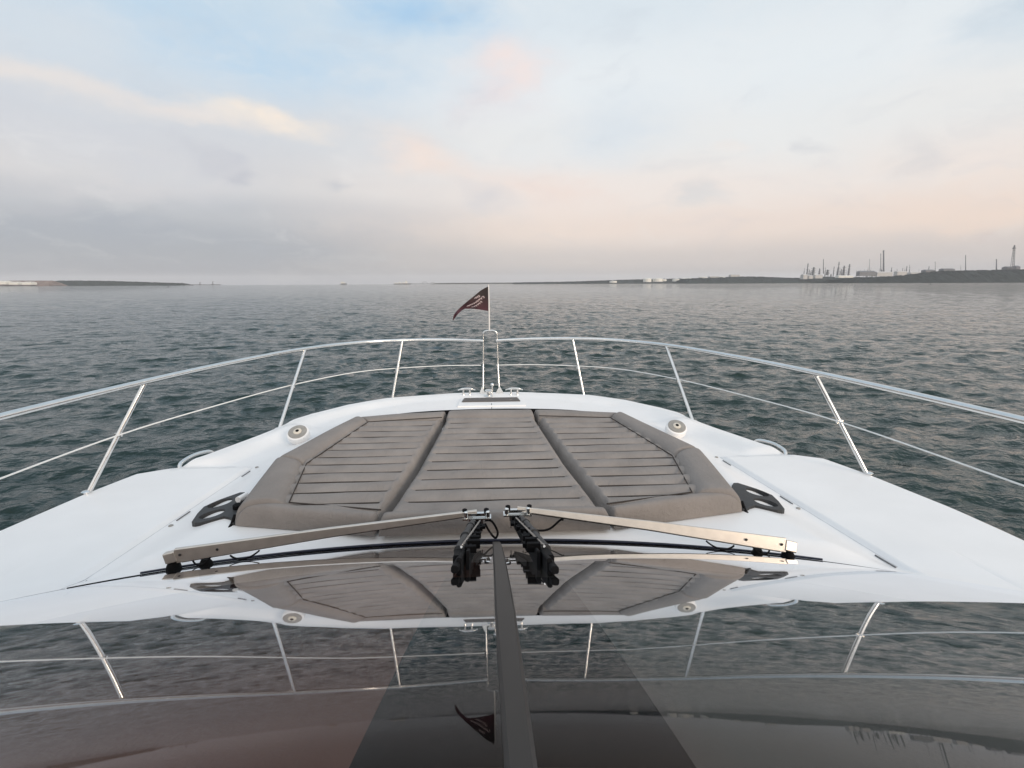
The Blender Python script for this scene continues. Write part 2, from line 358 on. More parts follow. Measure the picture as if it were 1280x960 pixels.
# ---------------- wipers
def wiper(s):
    w = empty('wiper', (0, 0, 0)); w.parent = yacht; w.location = Vector((s*.7, 2.05, .1))-Vector(yacht.location)
    if s < 0: O = Vector((-1.345, 2.045, .085)); I = Vector((-.085, 2.125, .205)); up = (0, .05, 1)
    else: O = Vector((1.245, 1.975, .085)); I = Vector((.095, 2.135, .212)); up = (0, .42, 1)
    mid = (O+I)/2+Vector((0, .002, .005))
    d = (I-O).normalized()
    mb = MB(); mb.plate(O, mid, .062, .040, .020, up); mb.plate(mid-d*.001, I, .0398, .022, .0196, up)
    mb.build('wiper_arm', M['arm'], w, bevel=0)
    # end block
    MB().plate(O-d*.045+Vector((0, .002, -.006)), O+d*.002, .046, .046, .03, up).build('end_block', M['arm'], w, bevel=.003)
    # idler rod beneath
    MB().tube([O+Vector((0, -.004, -.031))+d*.02, mid+Vector((0, -.004, -.0205)), I+Vector((0, -.004, -.012))-d*.06], .003, 8).build('idler_rod', M['black'], w, smooth='auto')
    for k in (.0, .13):
        c = O+d*(k-.03); zz = dz(c.x, yb(c.x)+.03)
        MB().lathe((c.x, c.y+.02, -.03), [(.030, 0), (.031, .03), (.027, .06), (.015, .082)], 20).build('pivot_boot', M['black'], w, smooth='auto')
    for k in (0.02, .17):
        c = O+d*k+Vector((0, -.0118, .006))
        MB().lathe(c, [(.006, 0), (.006, .002), (.004, .003)], 10, Matrix.Rotation(R(90), 3, 'X')).build('screw', M['tray'], w)
    # hose loops
    for (a, b, dp) in ((.22, .34, .020), (.07, .14, .020)):
        A = O+d*a+Vector((0, -.014, -.028)); B = O+d*b+Vector((0, -.014, -.024)); 
        MB().tube([A.lerp(B, t)+Vector((0, -.014, -dp))*math.sin(math.pi*t)**.8 for t in np.linspace(0, 1, 20)], .0038, 8).build('washer_hose', M['black'], w, smooth='auto')
    # head: bracket with posts
    mb = MB(); hx = I.x; 
    mb.box((hx, I.y-.004, I.z-.022), (.125, .045, .007))
    mb.box((hx-s*.0, I.y-.006, I.z-.006), (.085, .018, .014))
    for k in (-.048, .048):
        mb.lathe((hx+k, I.y-.014, I.z-.018), [(.0095, 0), (.0095, .026), (.006, .03)], 14)
    for k in (-.03, .022): mb.box((hx+k, I.y-.014, I.z-.05), (.005, .022, .06))
    mb.build('head_bracket', M['steel'], w, smooth='auto')
    mb = MB()
    for k in (-.048, .048): MB().lathe((hx+k+s*.006, I.y+.002, I.z-.010), [(.011, 0), (.011, .024), (.006, .027)], 14).build('black_cap', M['black'], w, smooth='auto')
    mb.box((hx-.004, I.y+.004, I.z-.04), (.062, .03, .024))
    mb.build('joint_block', M['black'], w, smooth='auto')
    # blade assembly running back down onto the pane
    T = Vector(tuple(on_glass(*((581, 708) if s < 0 else (677, 708)))))
    T.z += .03; A = Vector((hx+.0, I.y-.01, I.z-.045)); D = T-A
    sd = Vector((1, 0, 0))*s*-1   # toward the mullion
    def pt(f, a, up_): return A+D*f+sd*a*.82+Vector((0, .36, .93))*up_
    mb = MB(); mb.tube([pt(-.02, -.020, .004), pt(.26, -.020, .006)], .013, 12); mb.tube([pt(.26, -.020, .006), pt(.31, -.020, .006)], .016, 12)
    mb.tube([pt(.31, -.021, .006), pt(.60, -.021, .002)], .0125, 12); mb.tube([pt(.60, -.021, .002), pt(.65, -.021, .002)], .0155, 12)
    mb.tube([pt(.65, -.021, .0), pt(.93, -.021, -.002)], .012, 12)
    mb.build('blade_carrier', M['tray'], w, smooth='auto')
    mb = MB(); rb = random.Random(5+s)
    mb.plate(pt(0, .016, -.012), pt(1.0, .008, -.014), .040, .040, .008); mb.plate(pt(.02, .0, -.014), pt(1.08, -.008, -.014), .022, .034, .010)
    mb.plate(pt(.1, .028, -.008), pt(.80, .020, -.012), .022, .026, .005)
    for f in np.linspace(.05, .95, 11):
        mb.box(pt(f, .012+rb.uniform(-.006, .008), .004+rb.uniform(-.004, .006)), (rb.uniform(.014, .034), .010, rb.uniform(.012, .022)))
    mb.plate(pt(.86, -.022, -.006), pt(1.02, -.018, -.010), .020, .020, .018); mb.plate(pt(1.02, -.010, -.012), pt(1.11, -.016, -.014), .022, .014, .014)
    for f, a_ in ((.12, .034), (.2, .037), (.82, .026)): mb.box(pt(f, a_, -.004), (.016, .014, .012))
    mb.build('wiper_blade', M['black'], w, bevel=.002)
    mb = MB(); mb.tube([pt(.25, .022, .024), pt(.98, -.01, .012)], .0028, 6); mb.build('tension_spring', M['steel'], w)
    a = A+Vector((.035 if s < 0 else .03, 0, .01))
    if s < 0: P = [a, a+Vector((.03, -.01, .0)), a+Vector((.055, -.02, -.045)), a+Vector((.045, -.02, -.075)), a+Vector((.02, -.01, -.05)), a+Vector((0, 0, -.015))]
    else: P = [a+Vector((0, 0, -.03)), a+Vector((.05, -.01, -.06)), a+Vector((.11, -.015, -.055)), a+Vector((.16, -.02, -.01)), Vector((I.x+.2, I.y-.04, I.z-.04))]
    MB().tube(spline(P, 7), .005, 8).build('washer_hose', M['black'], w, smooth='auto')
    return w
def on_glass(px, py):
    d = ray(px, py); t = .3
    for _ in range(80):
        P = CAM+d*t; t += (P[2]-zg(P[0], P[1]))*.8
    return CAM+d*t
wiper(-1); wiper(1)

# ---------------- guard rail
def rail_side(s):
    top = [(s*.085, 5.70, .575), (s*.5, 5.70, .59), (s*.93, 5.60, .6), (s*1.35, 5.42, .6), (s*1.74, 4.93, .6), (s*2.02, 4.12, .6), (s*2.19, 3.31, .6), (s*2.31, 2.3, .6), (s*2.36, 1.2, .6), (s*2.38, -.9, .6)]
    MB().tube(spline(top, 8), .0175, 14).build('guard_rail', M['steel'], yacht, smooth='auto')
    w = [(s*.085, 5.70, .30), (s*.5, 5.70, .30), (s*.98, 5.57, .30), (s*1.4, 5.32, .30), (s*1.80, 4.68, .30), (s*2.08, 3.9, .30), (s*2.28, 3.15, .30), (s*2.36, 2.2, .30), (s*2.40, 1.1, .30), (s*2.42, -.9, .30)]
    MB().tube(spline(w, 6), .0046, 8).build('guard_wire', M['wire'], yacht, smooth='auto')
    for (bx, by, tx, ty) in ((1.05, 5.46, .93, 5.60), (1.83, 4.36, 1.74, 4.93), (2.445, 3.03, 2.19, 3.31), (2.56, 1.3, 2.355, 1.5), (2.57, -.4, 2.375, -.2)):
        b = Vector((s*bx, by, -.045)); t = Vector((s*tx, ty, .6))
        st = MB().tube([b, t], .0138, 12).build('stanchion', M['steel'], yacht, smooth='auto')
        MB().lathe((b.x, b.y, b.z+.02), [(.026, 0), (.026, .008), (.017, .014)], 16).build('base_flange', M['steel'], st, smooth='auto')
        k = b.lerp(t, .52); MB().box(k, (.04, .016, .022)).build('wire_clip', M['steel'], st)
for s in (-1, 1): rail_side(s)
# bow pulpit: inverted U
U = [(-.065, 5.68, 0), (-.06, 5.69, .3), (-.055, 5.70, .62), (-.05, 5.70, .665), (-.028, 5.70, .684), (.02, 5.70, .688), (.068, 5.70, .684), (.09, 5.70, .665), (.096, 5.70, .62), (.105, 5.69, .3), (.116, 5.68, 0)]
U = [(-.065, 5.575, 0.0)] + spline(U[1:-1], 4) + [(.116, 5.575, 0.0)]
MB().tube(U, .0095, 10).build('pulpit_frame', M['steel'], yacht, smooth='auto')
for a, b in ((-.085, -.055), (.085, .098)): MB().tube([(a, 5.70, .575), (b, 5.70, .575)], .0145, 10).build('rail_joint', M['steel'], yacht)
for (x, w_) in ((-.075, .04), (.118, .055)):
    mb = MB(); mb.add([(x-w_, 5.55, -.01), (x+w_, 5.55, -.01), (x, 5.57, .085), (x-w_, 5.60, -.01), (x+w_, 5.60, -.01), (x, 5.58, .085)], [(0, 1, 2), (3, 5, 4), (0, 2, 5, 3), (1, 4, 5, 2), (0, 3, 4, 1)])
    mb.build('pulpit_foot', M['steel'], yacht)
# cleats on the bow
def cleat(x, y, z, L=.19, hh=.068):
    c = empty('cleat'); c.parent = yacht; c.location = Vector((x, y, z))-Vector(yacht.location)
    MB().tube(spline([(x-L/2, y, z+hh-.012), (x-L*.3, y, z+hh), (x, y, z+hh+.004), (x+L*.3, y, z+hh), (x+L/2, y, z+hh-.012)], 5), [.006]*5+[.011]*11+[.006]*5, 10).build('horn', M['steel'], c, smooth='auto')
    for k in (-.035, .035): MB().lathe((x+k, y, z-.005), [(.016, 0), (.010, .02), (.010, hh)], 12).build('post', M['steel'], c, smooth='auto')
cleat(-.245, 5.50, dz(-.245, 5.50)); cleat(.275, 5.48, dz(.275, 5.48))
# oval chrome cleats on the gunwales
for s in (-1, 1):
    c = empty('gunwale_cleat'); c.parent = yacht; c.location = Vector((s*2.14, 3.7, 0))-Vector(yacht.location)
    P = [(s*2.17, 3.50, -.06), (s*2.18, 3.54, -.028), (s*2.16, 3.66, -.014), (s*2.11, 3.77, -.022), (s*2.09, 3.81, -.06)]
    MB().tube(spline(P, 6), .014, 10).build('bar', M['steel'], c, smooth='auto')
    MB().tube([(s*2.16, 3.53, -.065), (s*2.10, 3.77, -.065)], .018, 10).build('cleat_base', M['steel'], c, smooth='auto')
# anchor locker hatch, capstan
hz = .012
def slab(x0, x1, y0, y1, z0, z1, ch=.02):
    mb = MB(); P = [(x0, y0), (x1, y0), (x1-ch, y1), (x0+ch, y1)]
    V = [(x, y, z0) for x, y in P]+[(x, y, z1) for x, y in P]
    return mb.add(V, [(0, 1, 5, 4), (1, 2, 6, 5), (2, 3, 7, 6), (3, 0, 4, 7), (4, 5, 6, 7), (3, 2, 1, 0)])
hatch = slab(-.325, .365, 5.00, 5.34, -.07, .002).build('anchor_locker_hatch', M['gelcoat'], yacht, bevel=.008)
slab(-.285, .32, 5.16, 5.325, -.002, .012).build('hatch_tread', M['grille'], hatch, bevel=.004)
MB().box((.02, 5.05, .0025), (.006, .06, .004)).build('hatch_latch', M['tray'], hatch)
MB().box((.02, 4.72, dz(.02, 4.72)+.001), (.006, .5, .004)).build('centre_seam', M['tray'], yacht)
cap = MB().lathe((-.005, 5.45, dz(0, 5.45)-.003), [(.045, 0), (.045, .01), (.032, .02), (.030, .055), (.040, .066), (.042, .075), (.03, .08)], 20).build('capstan', M['steel'], yacht, smooth='auto')
mb = MB().tube([(.035, 5.50, -.02), (.035, 5.50, .10)], .006, 8); mb.lathe((.035, 5.50, .095), [(.006, 0), (.018, .008), (.022, .02), (.018, .032), (.006, .04)], 12)
mb.build('anchor_light', M['steel'], yacht, smooth='auto')
# round deck lights on the shoulders, tilted back toward the wheelhouse
for s in (-1, 1):
    c0 = at(372, 540, z=.055) if s < 0 else at(846, 533, z=.055)
    c = Vector((c0[0], c0[1], .055)); zt = dz(c.x, c.y)
    Mx = Matrix.Rotation(R(30), 3, 'X')
    L_ = empty('deck_light'); L_.parent = yacht; L_.location = c-Vector(yacht.location)
    base = c
    MB().lathe(base, [(.085, -.05), (.083, -.006), (.076, 0), (.070, .001)], 32, Mx).build('housing', M['gelcoat'], L_, smooth='auto')
    MB().lathe(base+Mx @ Vector((0, 0, .001)), [(.071, 0), (.071, .004), (.064, .007), (.03, .005)], 32, Mx).build('grille_ring', M['lamp'], L_, smooth='auto')
    MB().lathe(base+Mx @ Vector((0, 0, .006)), [(.032, 0), (.032, .004), (.022, .009)], 24, Mx).build('lens', M['lamplens'], L_, smooth='auto')
    MB().lathe(base+Mx @ Vector((0, 0, .014)), [(.013, 0), (.013, .003), (.008, .004)], 16, Mx).build('centre_stud', M['black'], L_, smooth='auto')
# cup holder trays
def tray(s):
    pts = [(239, 648), (246, 637), (254, 628.5), (275, 620.5), (300, 613.5), (306, 614), (309, 618), (307, 625), (300, 637), (292.6, 649.5), (287, 646.5), (280, 645), (265, 648), (249, 650.5), (243, 650)]
    zt = .045
    P = [at(px, py, z=zt)[:2] for px, py in pts]
    ell = []
    for (cx_, cy_, rx, ry, rot) in ((274.5, 625.8, 16.5, 4.0, -.22), (264.5, 640, 17, 4.0, -.22)):
        ell.append([at(cx_+rx*math.cos(a)*math.cos(rot)-ry*math.sin(a)*math.sin(rot), cy_+rx*math.cos(a)*math.sin(rot)+ry*math.sin(a)*math.cos(rot), z=zt)[:2] for a in np.linspace(0, 2*math.pi, 28, endpoint=False)])
    f = (lambda p: (float(p[0]), float(p[1]))) if s < 0 else (lambda p: (float(-p[0]), float(p[1])-.04))
    bm = bmesh.new(); edges = []
    for loop in [P]+ell:
        vs = [bm.verts.new((*f(p), 0)) for p in loop]
        edges += [bm.edges.new((vs[i], vs[(i+1) % len(vs)])) for i in range(len(vs))]
    bmesh.ops.triangle_fill(bm, use_beauty=True, use_dissolve=False, edges=edges)
    bm.normal_update()
    if sum(fc.normal.z for fc in bm.faces) < 0: bmesh.ops.reverse_faces(bm, faces=bm.faces)
    ret = bmesh.ops.extrude_face_region(bm, geom=bm.faces[:])
    top = [v for v in ret['geom'] if isinstance(v, bmesh.types.BMVert)]
    for v in top: v.co.z += .032
    bmesh.ops.recalc_face_normals(bm, faces=bm.faces)
    for v in bm.verts:   # tilt with the slope of the coaming
        v.co.z += .012-.11*max(0, abs(v.co.x)-1.38)
    me = bpy.data.meshes.new('cup_holder'); bm.to_mesh(me); bm.free(); me.materials.append(M['tray'])
    o = bpy.data.objects.new('cup_holder', me); COL.objects.link(o); o.parent = yacht; me.transform(Matrix.Translation(-yacht.location))
    bv = o.modifiers.new('b', 'BEVEL'); bv.width = .004; bv.segments = 2; bv.limit_method = 'ANGLE'; bv.angle_limit = R(50)
    if s < 0:
        a = at(303, 622, z=.06); MB().tube([(a[0]+.01, a[1]+.03, .062), (a[0]-.008, a[1]-.035, .062)], .017, 14).build('hinge_sleeve', M['gelcoat'], o, smooth='auto')
        b = at(297, 632, z=.06); MB().lathe((b[0], b[1], .045), [(.024, 0), (.024, .02), (.012, .028)], 14).build('knob', M['black'], o, smooth='auto')
    MB().tube([(s*1.300, 2.46, .07), (s*1.305, 2.43, .035), (s*1.31, 2.40, .02)], .008, 8).build('retaining_strap', M['black'], o)
for s in (-1, 1): tray(s)

# ================================================================== CUSHIONS
ZB = .034
def superd(v, e=4, p=.5): return max(0., 1-abs(2*v-1)**e)**p
def bolster(parent, i0, i1, o0, o1, h=.105, bulge=0., nu=26, nv=18):
    """padded roll between an inner edge (i0-i1) and an outer edge (o0-o1)"""
    i0, i1, o0, o1 = [Vector((*p, 0)) for p in (i0, i1, o0, o1)]
    mb = MB()
    def fn(u, v):
        v2 = .5-.5*math.cos(math.pi*v); u2 = .5-.5*math.cos(math.pi*u)
        a = i0.lerp(i1, u2); b = o0.lerp(o1, u2); p = a.lerp(b, v2)
        e = superd(u2, 30, .4)
        z = ZB+(h+.006*math.sin(9*p.x+5*p.y)*.5)*(superd(v2, 3.0, .55)*.80+.20*superd(v2, 14, .4))*(.80+.20*e)*min(1, e*1.4+.1)
        return (p.x, p.y, z)
    mb.grid(fn, nu, nv)
    return mb.build('bolster', M['fabric'], parent, smooth=True)
for k_ in ('fabric', 'fabric_panel'):
    nt_ = M[k_].node_tree; p_ = nt_.nodes['Principled BSDF']; old_ = p_.inputs['Normal'].links[0].from_node
    tc_ = N(nt_, 'ShaderNodeTexCoord'); mp_ = N(nt_, 'ShaderNodeMapping'); mp_.inputs['Scale'].default_value = (1, .45, 1)
    nz_ = N(nt_, 'ShaderNodeTexNoise'); nz_.inputs['Scale'].default_value = 22; nz_.inputs['Detail'].default_value = 4; nz_.inputs['Distortion'].default_value = 1.2
    nt_.links.new(tc_.outputs['Object'], mp_.inputs[0]); nt_.links.new(mp_.outputs[0], nz_.inputs['Vector'])
    bb_ = N(nt_, 'ShaderNodeBump'); bb_.inputs['Strength'].default_value = .55; bb_.inputs['Distance'].default_value = .012
    nt_.links.new(nz_.outputs[0], bb_.inputs['Height']); nt_.links.new(bb_.outputs[0], old_.inputs['Normal'])
THREAD_SHADE = noise_mat('thread_and_groove_shade', (.055, .048, .044, 1), .9, .1, 50, spec=.1)  # dark tone for seam thread and for the shade in the grooves
def panel(parent, ys, xl, xr, rows, h=.094, soft=(True, True)):
    """quilted panel: padded channels run across between the edges xl(y) and xr(y)"""
    y0, y1 = ys; mb = MB(); sub = 16; nx = 50
    ph = [rng.uniform(0, 6) for _ in range(rows+2)]; am = [rng.uniform(.6, 1.3) for _ in range(rows+2)]
    ts = []
    for r_ in range(rows):
        for k in range(sub): ts.append((r_+.5-.5*math.cos(math.pi*k/sub)))
    ts.append(rows); n_ = len(ts)-1
    def wob(x, T):   # the seams wander a little
        k = int(round(T)); k = max(0, min(rows, k)); return .0032*am[k]*math.sin(2.3*x+ph[k])
    def fn(u, v):
        i = int(round(u*n_)); T = ts[i]; y = y0+(y1-y0)*T/rows; x0, x1 = xl(y), xr(y); x = x0+(x1-x0)*v
        k0 = int(T); f_ = T-k0; w_ = wob(x, k0)*(1-f_)+wob(x, min(rows, k0+1))*f_
        if 0 < T < rows: y += w_
        q = .027*math.sin(math.pi*min(max(f_, 0), 1))**.55
        roll = max(sst(.085, .045, v) if soft[0] else 0, sst(.915, .955, v) if soft[1] else 0)
        q = q*(1-roll)+.027*roll
        r2 = min(k0, rows-1)
        q += (.003*math.sin(8*x+ph[r2]*2)+.0015*math.sin(23*x+ph[r2]))*superd(f_, 2, 1)
        e = 1.
        if soft[0]: e = min(e, min(1, v/.05)**.45 if v < .05 else 1)
        if soft[1]: e = min(e, min(1, (1-v)/.05)**.45 if v > .95 else 1)
        return (x, y, ZB+(h-.027+q)*(e if e > 0 else 0))
    mb.grid(fn, n_, nx)
    o = mb.build('quilted_panel', M['fabric_panel'], parent, smooth=True)
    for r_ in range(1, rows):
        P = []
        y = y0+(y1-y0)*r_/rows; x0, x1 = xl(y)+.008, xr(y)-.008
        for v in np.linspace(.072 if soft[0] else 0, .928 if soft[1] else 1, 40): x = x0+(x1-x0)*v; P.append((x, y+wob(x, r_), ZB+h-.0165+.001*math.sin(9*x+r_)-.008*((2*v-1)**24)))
        MB().tube(P, .0034, 6).build('seam_groove_shade', THREAD_SHADE, o)  # dark tube along each seam stands in for the groove's shade
    return o
def itp(*pts):
    ys = [p[0] for p in pts]; xs = [p[1] for p in pts]
    return lambda y: float(np.interp(y, ys, xs))
seam = itp((2.20, .560), (3.0, .462), (4.33, .362))
G = 'taupe sun pad cushions'
def side_pad(s, lab):
    c = empty('sunpad_cushion', (s*.9, 3.2, ZB), lab, 'cushion', G)
    inl = itp((2.34, .72), (2.45, 1.035), (3.03, 1.135), (3.93, .985), (4.02, .96))
    g = .012
    # inner quilted panel (aft edge runs at an angle, covered by the aft bolster)
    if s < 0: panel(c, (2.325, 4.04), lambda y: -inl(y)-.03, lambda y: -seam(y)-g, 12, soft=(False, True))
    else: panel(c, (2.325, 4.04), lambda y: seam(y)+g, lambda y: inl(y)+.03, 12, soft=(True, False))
    X = lambda x, y: (s*x, y)
    pts = [(seam(4.05)+.015, 4.085), (.972, 3.985), (1.135, 3.035), (1.030, 2.460), (seam(2.38)+.015, 2.345)]
    MB().tube([(s*x_, y_, ZB+.094) for x_, y_ in pts], .0038, 6).build('piping', THREAD_SHADE, c)
    bolster(c, X(.965, 4.00), X(seam(4.03)+g, 4.10), X(1.12, 4.18), X(seam(4.3)+g, 4.34), .105)
    bolster(c, X(1.14, 3.04), X(.965, 3.995), X(1.385, 3.17), X(1.125, 4.175), .12)
    bolster(c, X(1.03, 2.45), X(1.14, 3.035), X(1.285, 2.42), X(1.388, 3.165), .122)
    bolster(c, X(seam(2.33)+g, 2.335), X(1.032, 2.458), X(seam(2.2)+g, 2.262), X(1.283, 2.414), .102)
    return c
side_pad(-1, 'taupe cushion forming the left wing of the foredeck sun pad')
side_pad(1, 'taupe cushion forming the right wing of the foredeck sun pad')
c = empty('sunpad_cushion', (0, 3.2, ZB), 'long taupe middle cushion of the foredeck sun pad between the two wings', 'cushion', G)
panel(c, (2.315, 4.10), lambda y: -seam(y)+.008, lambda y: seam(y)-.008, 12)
bolster(c, (-seam(4.1)+.008, 4.10), (seam(4.1)-.008, 4.10), (-seam(4.3)+.008, 4.36), (seam(4.3)-.008, 4.36), .105)
bolster(c, (-seam(2.33)+.008, 2.335), (seam(2.33)-.008, 2.335), (-seam(2.2)+.008, 2.258), (seam(2.2)-.008, 2.258), .100)
# dark recess line along the front of the sun pad
P = spline([(-1.0, 4.30, 0), (-.7, 4.385, 0), (-.3, 4.41, 0), (.02, 4.415, 0), (.35, 4.41, 0), (.7, 4.385, 0), (1.0, 4.30, 0)], 6)
PR = [(0, -.03), (0, .104), (.004, .110), (.016, .110), (.020, .104), (.020, -.03)]
def trim(u, v):
    q_ = P[int(round(u*(len(P)-1)))]; a_ = PR[int(round(v*5))]; return (q_.x, q_.y+a_[0]-.004, a_[1]-.03*abs(q_.x)**2)
MB().grid(trim, len(P)-1, 5).build('sunpad_front_trim', M['black'], yacht, smooth='auto')
for s in (-1, 1):
    P = [(s*1.295, 2.425, .035), (s*1.398, 3.17, .035), (s*1.135, 4.19, .035)]
    MB().tube(P, .009, 8).build('sunpad_edge_trim', M['tray'], yacht)

# ================================================================== FLAG
YF = 5.70
fl = empty('bow_flag', (.013, YF, .688), 'small dark maroon pennant with a pale emblem on a thin staff at the bow', 'flag')
MB().tube([(.013, YF, .682), (.013, YF, 1.0), (.010, YF, 1.19)], [.0085, .0075, .006], 10).build('flagstaff', noise_mat('pale_staff', (.72, .70, .68, 1), .35, .05, 20), fl, smooth='auto')
tp = [(610.7, 357.7), (601, 363), (592, 370.5), (585, 376), (574.6, 385), (569, 391), (567, 395), (565.8, 401)]
bt = [(610.7, 388.7), (603, 387.5), (596.5, 386.5), (588, 386), (580.4, 386.2), (573, 392), (569.5, 396.5), (566.2, 401)]
T_ = spline([Vector(at(*p, Y=YF)) for p in tp], 6); B_ = spline([Vector(at(*p, Y=YF)) for p in bt], 6)
def cloth(u, v, off=0.):
    i = u*(len(T_)-1); k = min(int(i), len(T_)-2); t = i-k
    a = T_[k].lerp(T_[k+1], t); b = B_[k].lerp(B_[k+1], t); p = a.lerp(b, v)
    w = min(1, u*2.5)
    return (p.x, p.y+w*(.022*math.sin(13*u+2.2*v)+.010*math.sin(27*u-3*v))-off, p.z)
m, nt, p = newmat('maroon_flag_cloth'); 
tc = N(nt, 'ShaderNodeTexCoord'); sp = N(nt, 'ShaderNodeSeparateXYZ'); nt.links.new(tc.outputs['Generated'], sp.inputs[0])
rp = N(nt, 'ShaderNodeValToRGB'); rp.color_ramp.elements[0].color = (.060, .018, .026, 1); rp.color_ramp.elements[1].color = (.030, .022, .021, 1)
rp.color_ramp.elements[0].position = .35; rp.color_ramp.elements[1].position = .75
nt.links.new(sp.outputs[2], rp.inputs[0]); nt.links.new(rp.outputs[0], p.inputs['Base Color']); p.inputs['Roughness'].default_value = .85
MF = m
cl = MB().grid(lambda u, v: cloth(u, v), 48, 14).build('pennant_cloth', MF, fl, smooth=True)
ME = noise_mat('pale_pink_print', (.62, .50, .50, 1), .8, .1, 40)
mb = MB()
def stroke(pts, r_=.0035): mb.tube([cloth(u, v, .004) for u, v in pts], r_, 6)
# a flowing line of small script, a short device above it and a shorter line below
def script(u0, v0, u1, v1, n, amp, r_=.0030):
    P = []
    for k in range(n*6+1):
        t = k/(n*6); a = 2*math.pi*k/6
        P.append((u0+(u1-u0)*t+.012*math.cos(a), v0+(v1-v0)*t+amp*math.sin(a)*(1+.4*math.sin(k*1.7))))
    stroke(P, r_)
script(.085, .37, .47, .62, 9, .055, .0034); script(.13, .56, .40, .86, 6, .05, .0032)
script(.17, .24, .27, .20, 3, .05, .003)
mb.build('emblem', ME, cl, smooth=True)

# ================================================================== WATER
def make_water():
    f1 = np.radians(np.linspace(90+72, 90-72, 1400)); f2 = np.radians(np.linspace(90-72, 90-72-216, 50)[1:-1])
    ang = np.concatenate([f1, f2])
    rad = np.concatenate([np.exp(np.linspace(np.log(1.6), np.log(520), 1080)), np.exp(np.linspace(np.log(530), np.log(9000), 40))])
    Rg, A = np.meshgrid(rad, ang, indexing='ij')
    X = Rg*np.cos(A); Y = Rg*np.sin(A); Z = np.zeros_like(X); DX = np.zeros_like(X); DY = np.zeros_like(X)
    dr = Rg*.0054
    n = 150
    lam = np.exp(rng.uniform(np.log(.22), np.log(6.), n)); wind = R(98)
    for L in lam:
        th = wind+rng.normal(0, .55); k = 2*math.pi/L; st = .037*math.exp(-.5*(math.log(L/.52)/.95)**2)
        a = st/k; ph = rng.uniform(0, 6.28)
        fade = np.clip((L/dr-2.1)/1.2, 0, 1)*np.clip((620-Rg)/200, 0, 1)
        if fade.max() <= 0: continue
        q = k*(X*math.cos(th)+Y*math.sin(th))+ph
        c_, s_ = np.cos(q)*fade*a, np.sin(q)*fade*a
        Z += c_; DX -= .8*math.cos(th)*s_; DY -= .8*math.sin(th)*s_
    # gusts: patches with more and less chop
    g = .9+.2*np.sin(X*.045+1.3*np.sin(Y*.03))*np.sin(Y*.021+.7)
    Z *= g; X = X+DX*g; Y = Y+DY*g
    V = np.stack([X, Y, Z+WATER], -1).reshape(-1, 3); na = len(ang); nrr = len(rad)
    i = np.arange(nrr-1)[:, None]; j = np.arange(na)[None]; j2 = (j+1) % na
    q = np.stack([i*na+j, i*na+j2, (i+1)*na+j2, (i+1)*na+j], -1).reshape(-1, 4)
    # centre cap
    V = np.vstack([V, [[0, 0, WATER]]]); c_ = len(V)-1
    me = bpy.data.meshes.new('sea'); me.vertices.add(len(V)); me.vertices.foreach_set('co', V.ravel().astype(np.float32))
    tri = np.stack([np.full(na, c_), (np.arange(na)+1) % na, np.arange(na)], -1)
    nl = q.size+tri.size; me.loops.add(nl); me.loops.foreach_set('vertex_index', np.concatenate([q.ravel(), tri.ravel()]).astype(np.int32))
    npoly = len(q)+len(tri); me.polygons.add(npoly)
    ls = np.concatenate([np.arange(len(q))*4, q.size+np.arange(len(tri))*3]).astype(np.int32)
    me.polygons.foreach_set('loop_start', ls); me.polygons.foreach_set('use_smooth', np.ones(npoly, bool)); me.update(calc_edges=True); me.validate()
    if me.polygons[0].normal.z < 0: me.flip_normals()
    o = bpy.data.objects.new('sea', me); COL.objects.link(o); tag(o, kind='structure')
    m, nt, p = newmat('sea_water')
    p.inputs['Base Color'].default_value = (.006, .021, .018, 1); p.inputs['IOR'].default_value = 1.333; p.inputs['Roughness'].default_value = .05
    tc = N(nt, 'ShaderNodeTexCoord'); prev = None
    for (sc, dist, st) in ((.25, .5, (1, 1.2, 1)), (.6, .35, (1, 1.3, 1)), (1.5, .12, (1, 1.3, 1)), (5., .05, (1, 1.4, 1)), (16., .014, (1, 1.2, 1))):
        mp = N(nt, 'ShaderNodeMapping'); mp.inputs['Scale'].default_value = st
        nz = N(nt, 'ShaderNodeTexNoise'); nz.inputs['Scale'].default_value = sc; nz.inputs['Detail'].default_value = 3
        b = N(nt, 'ShaderNodeBump'); b.inputs['Distance'].default_value = dist; b.inputs['Strength'].default_value = .9
        nt.links.new(tc.outputs['Object'], mp.inputs[0]); nt.links.new(mp.outputs[0], nz.inputs['Vector']); nt.links.new(nz.outputs[0], b.inputs['Height'])
        if prev: nt.links.new(prev.outputs[0], b.inputs['Normal'])
        prev = b
    nt.links.new(prev.outputs[0], p.inputs['Normal'])
    me.materials.append(m)
make_water()

# ================================================================== FAR SHORES
def shore_mat(name, a, b, sc):
    m = noise_mat(name, a, .95, .35, sc, spec=.05, detail=6); return m
M['wood'] = shore_mat('dark_shore_trees', (.026, .034, .034, 1), 0, .05)
M['wood2'] = shore_mat('mid_shore_trees', (.034, .044, .044, 1), 0, .04)
M['land'] = noise_mat('shore_land', (.06, .062, .05, 1), .95, .2, .02, spec=.05)
M['cliff'] = noise_mat('brown_shore_cliff', (.20, .155, .14, 1), .9, .25, .03, spec=.05)
M['concrete'] = noise_mat('pale_concrete', (.5, .49, .48, 1), .8, .1, .1)
M['stack'] = noise_mat('grey_stack_paint', (.13, .13, .15, 1), .7, .1, .1)
M['whitewall'] = noise_mat('white_wall_paint', (.78, .77, .72, 1), .6, .06, .1)
M['steelgrey'] = noise_mat('plant_steel', (.13, .135, .15, 1), .6, .2, .2)
M['darkgrey'] = noise_mat('dark_structure', (.07, .07, .08, 1), .7, .2, .2)
def gxz(px, py, D):
    p = at(px, py, Y=D); return float(p[0]), float(p[2])
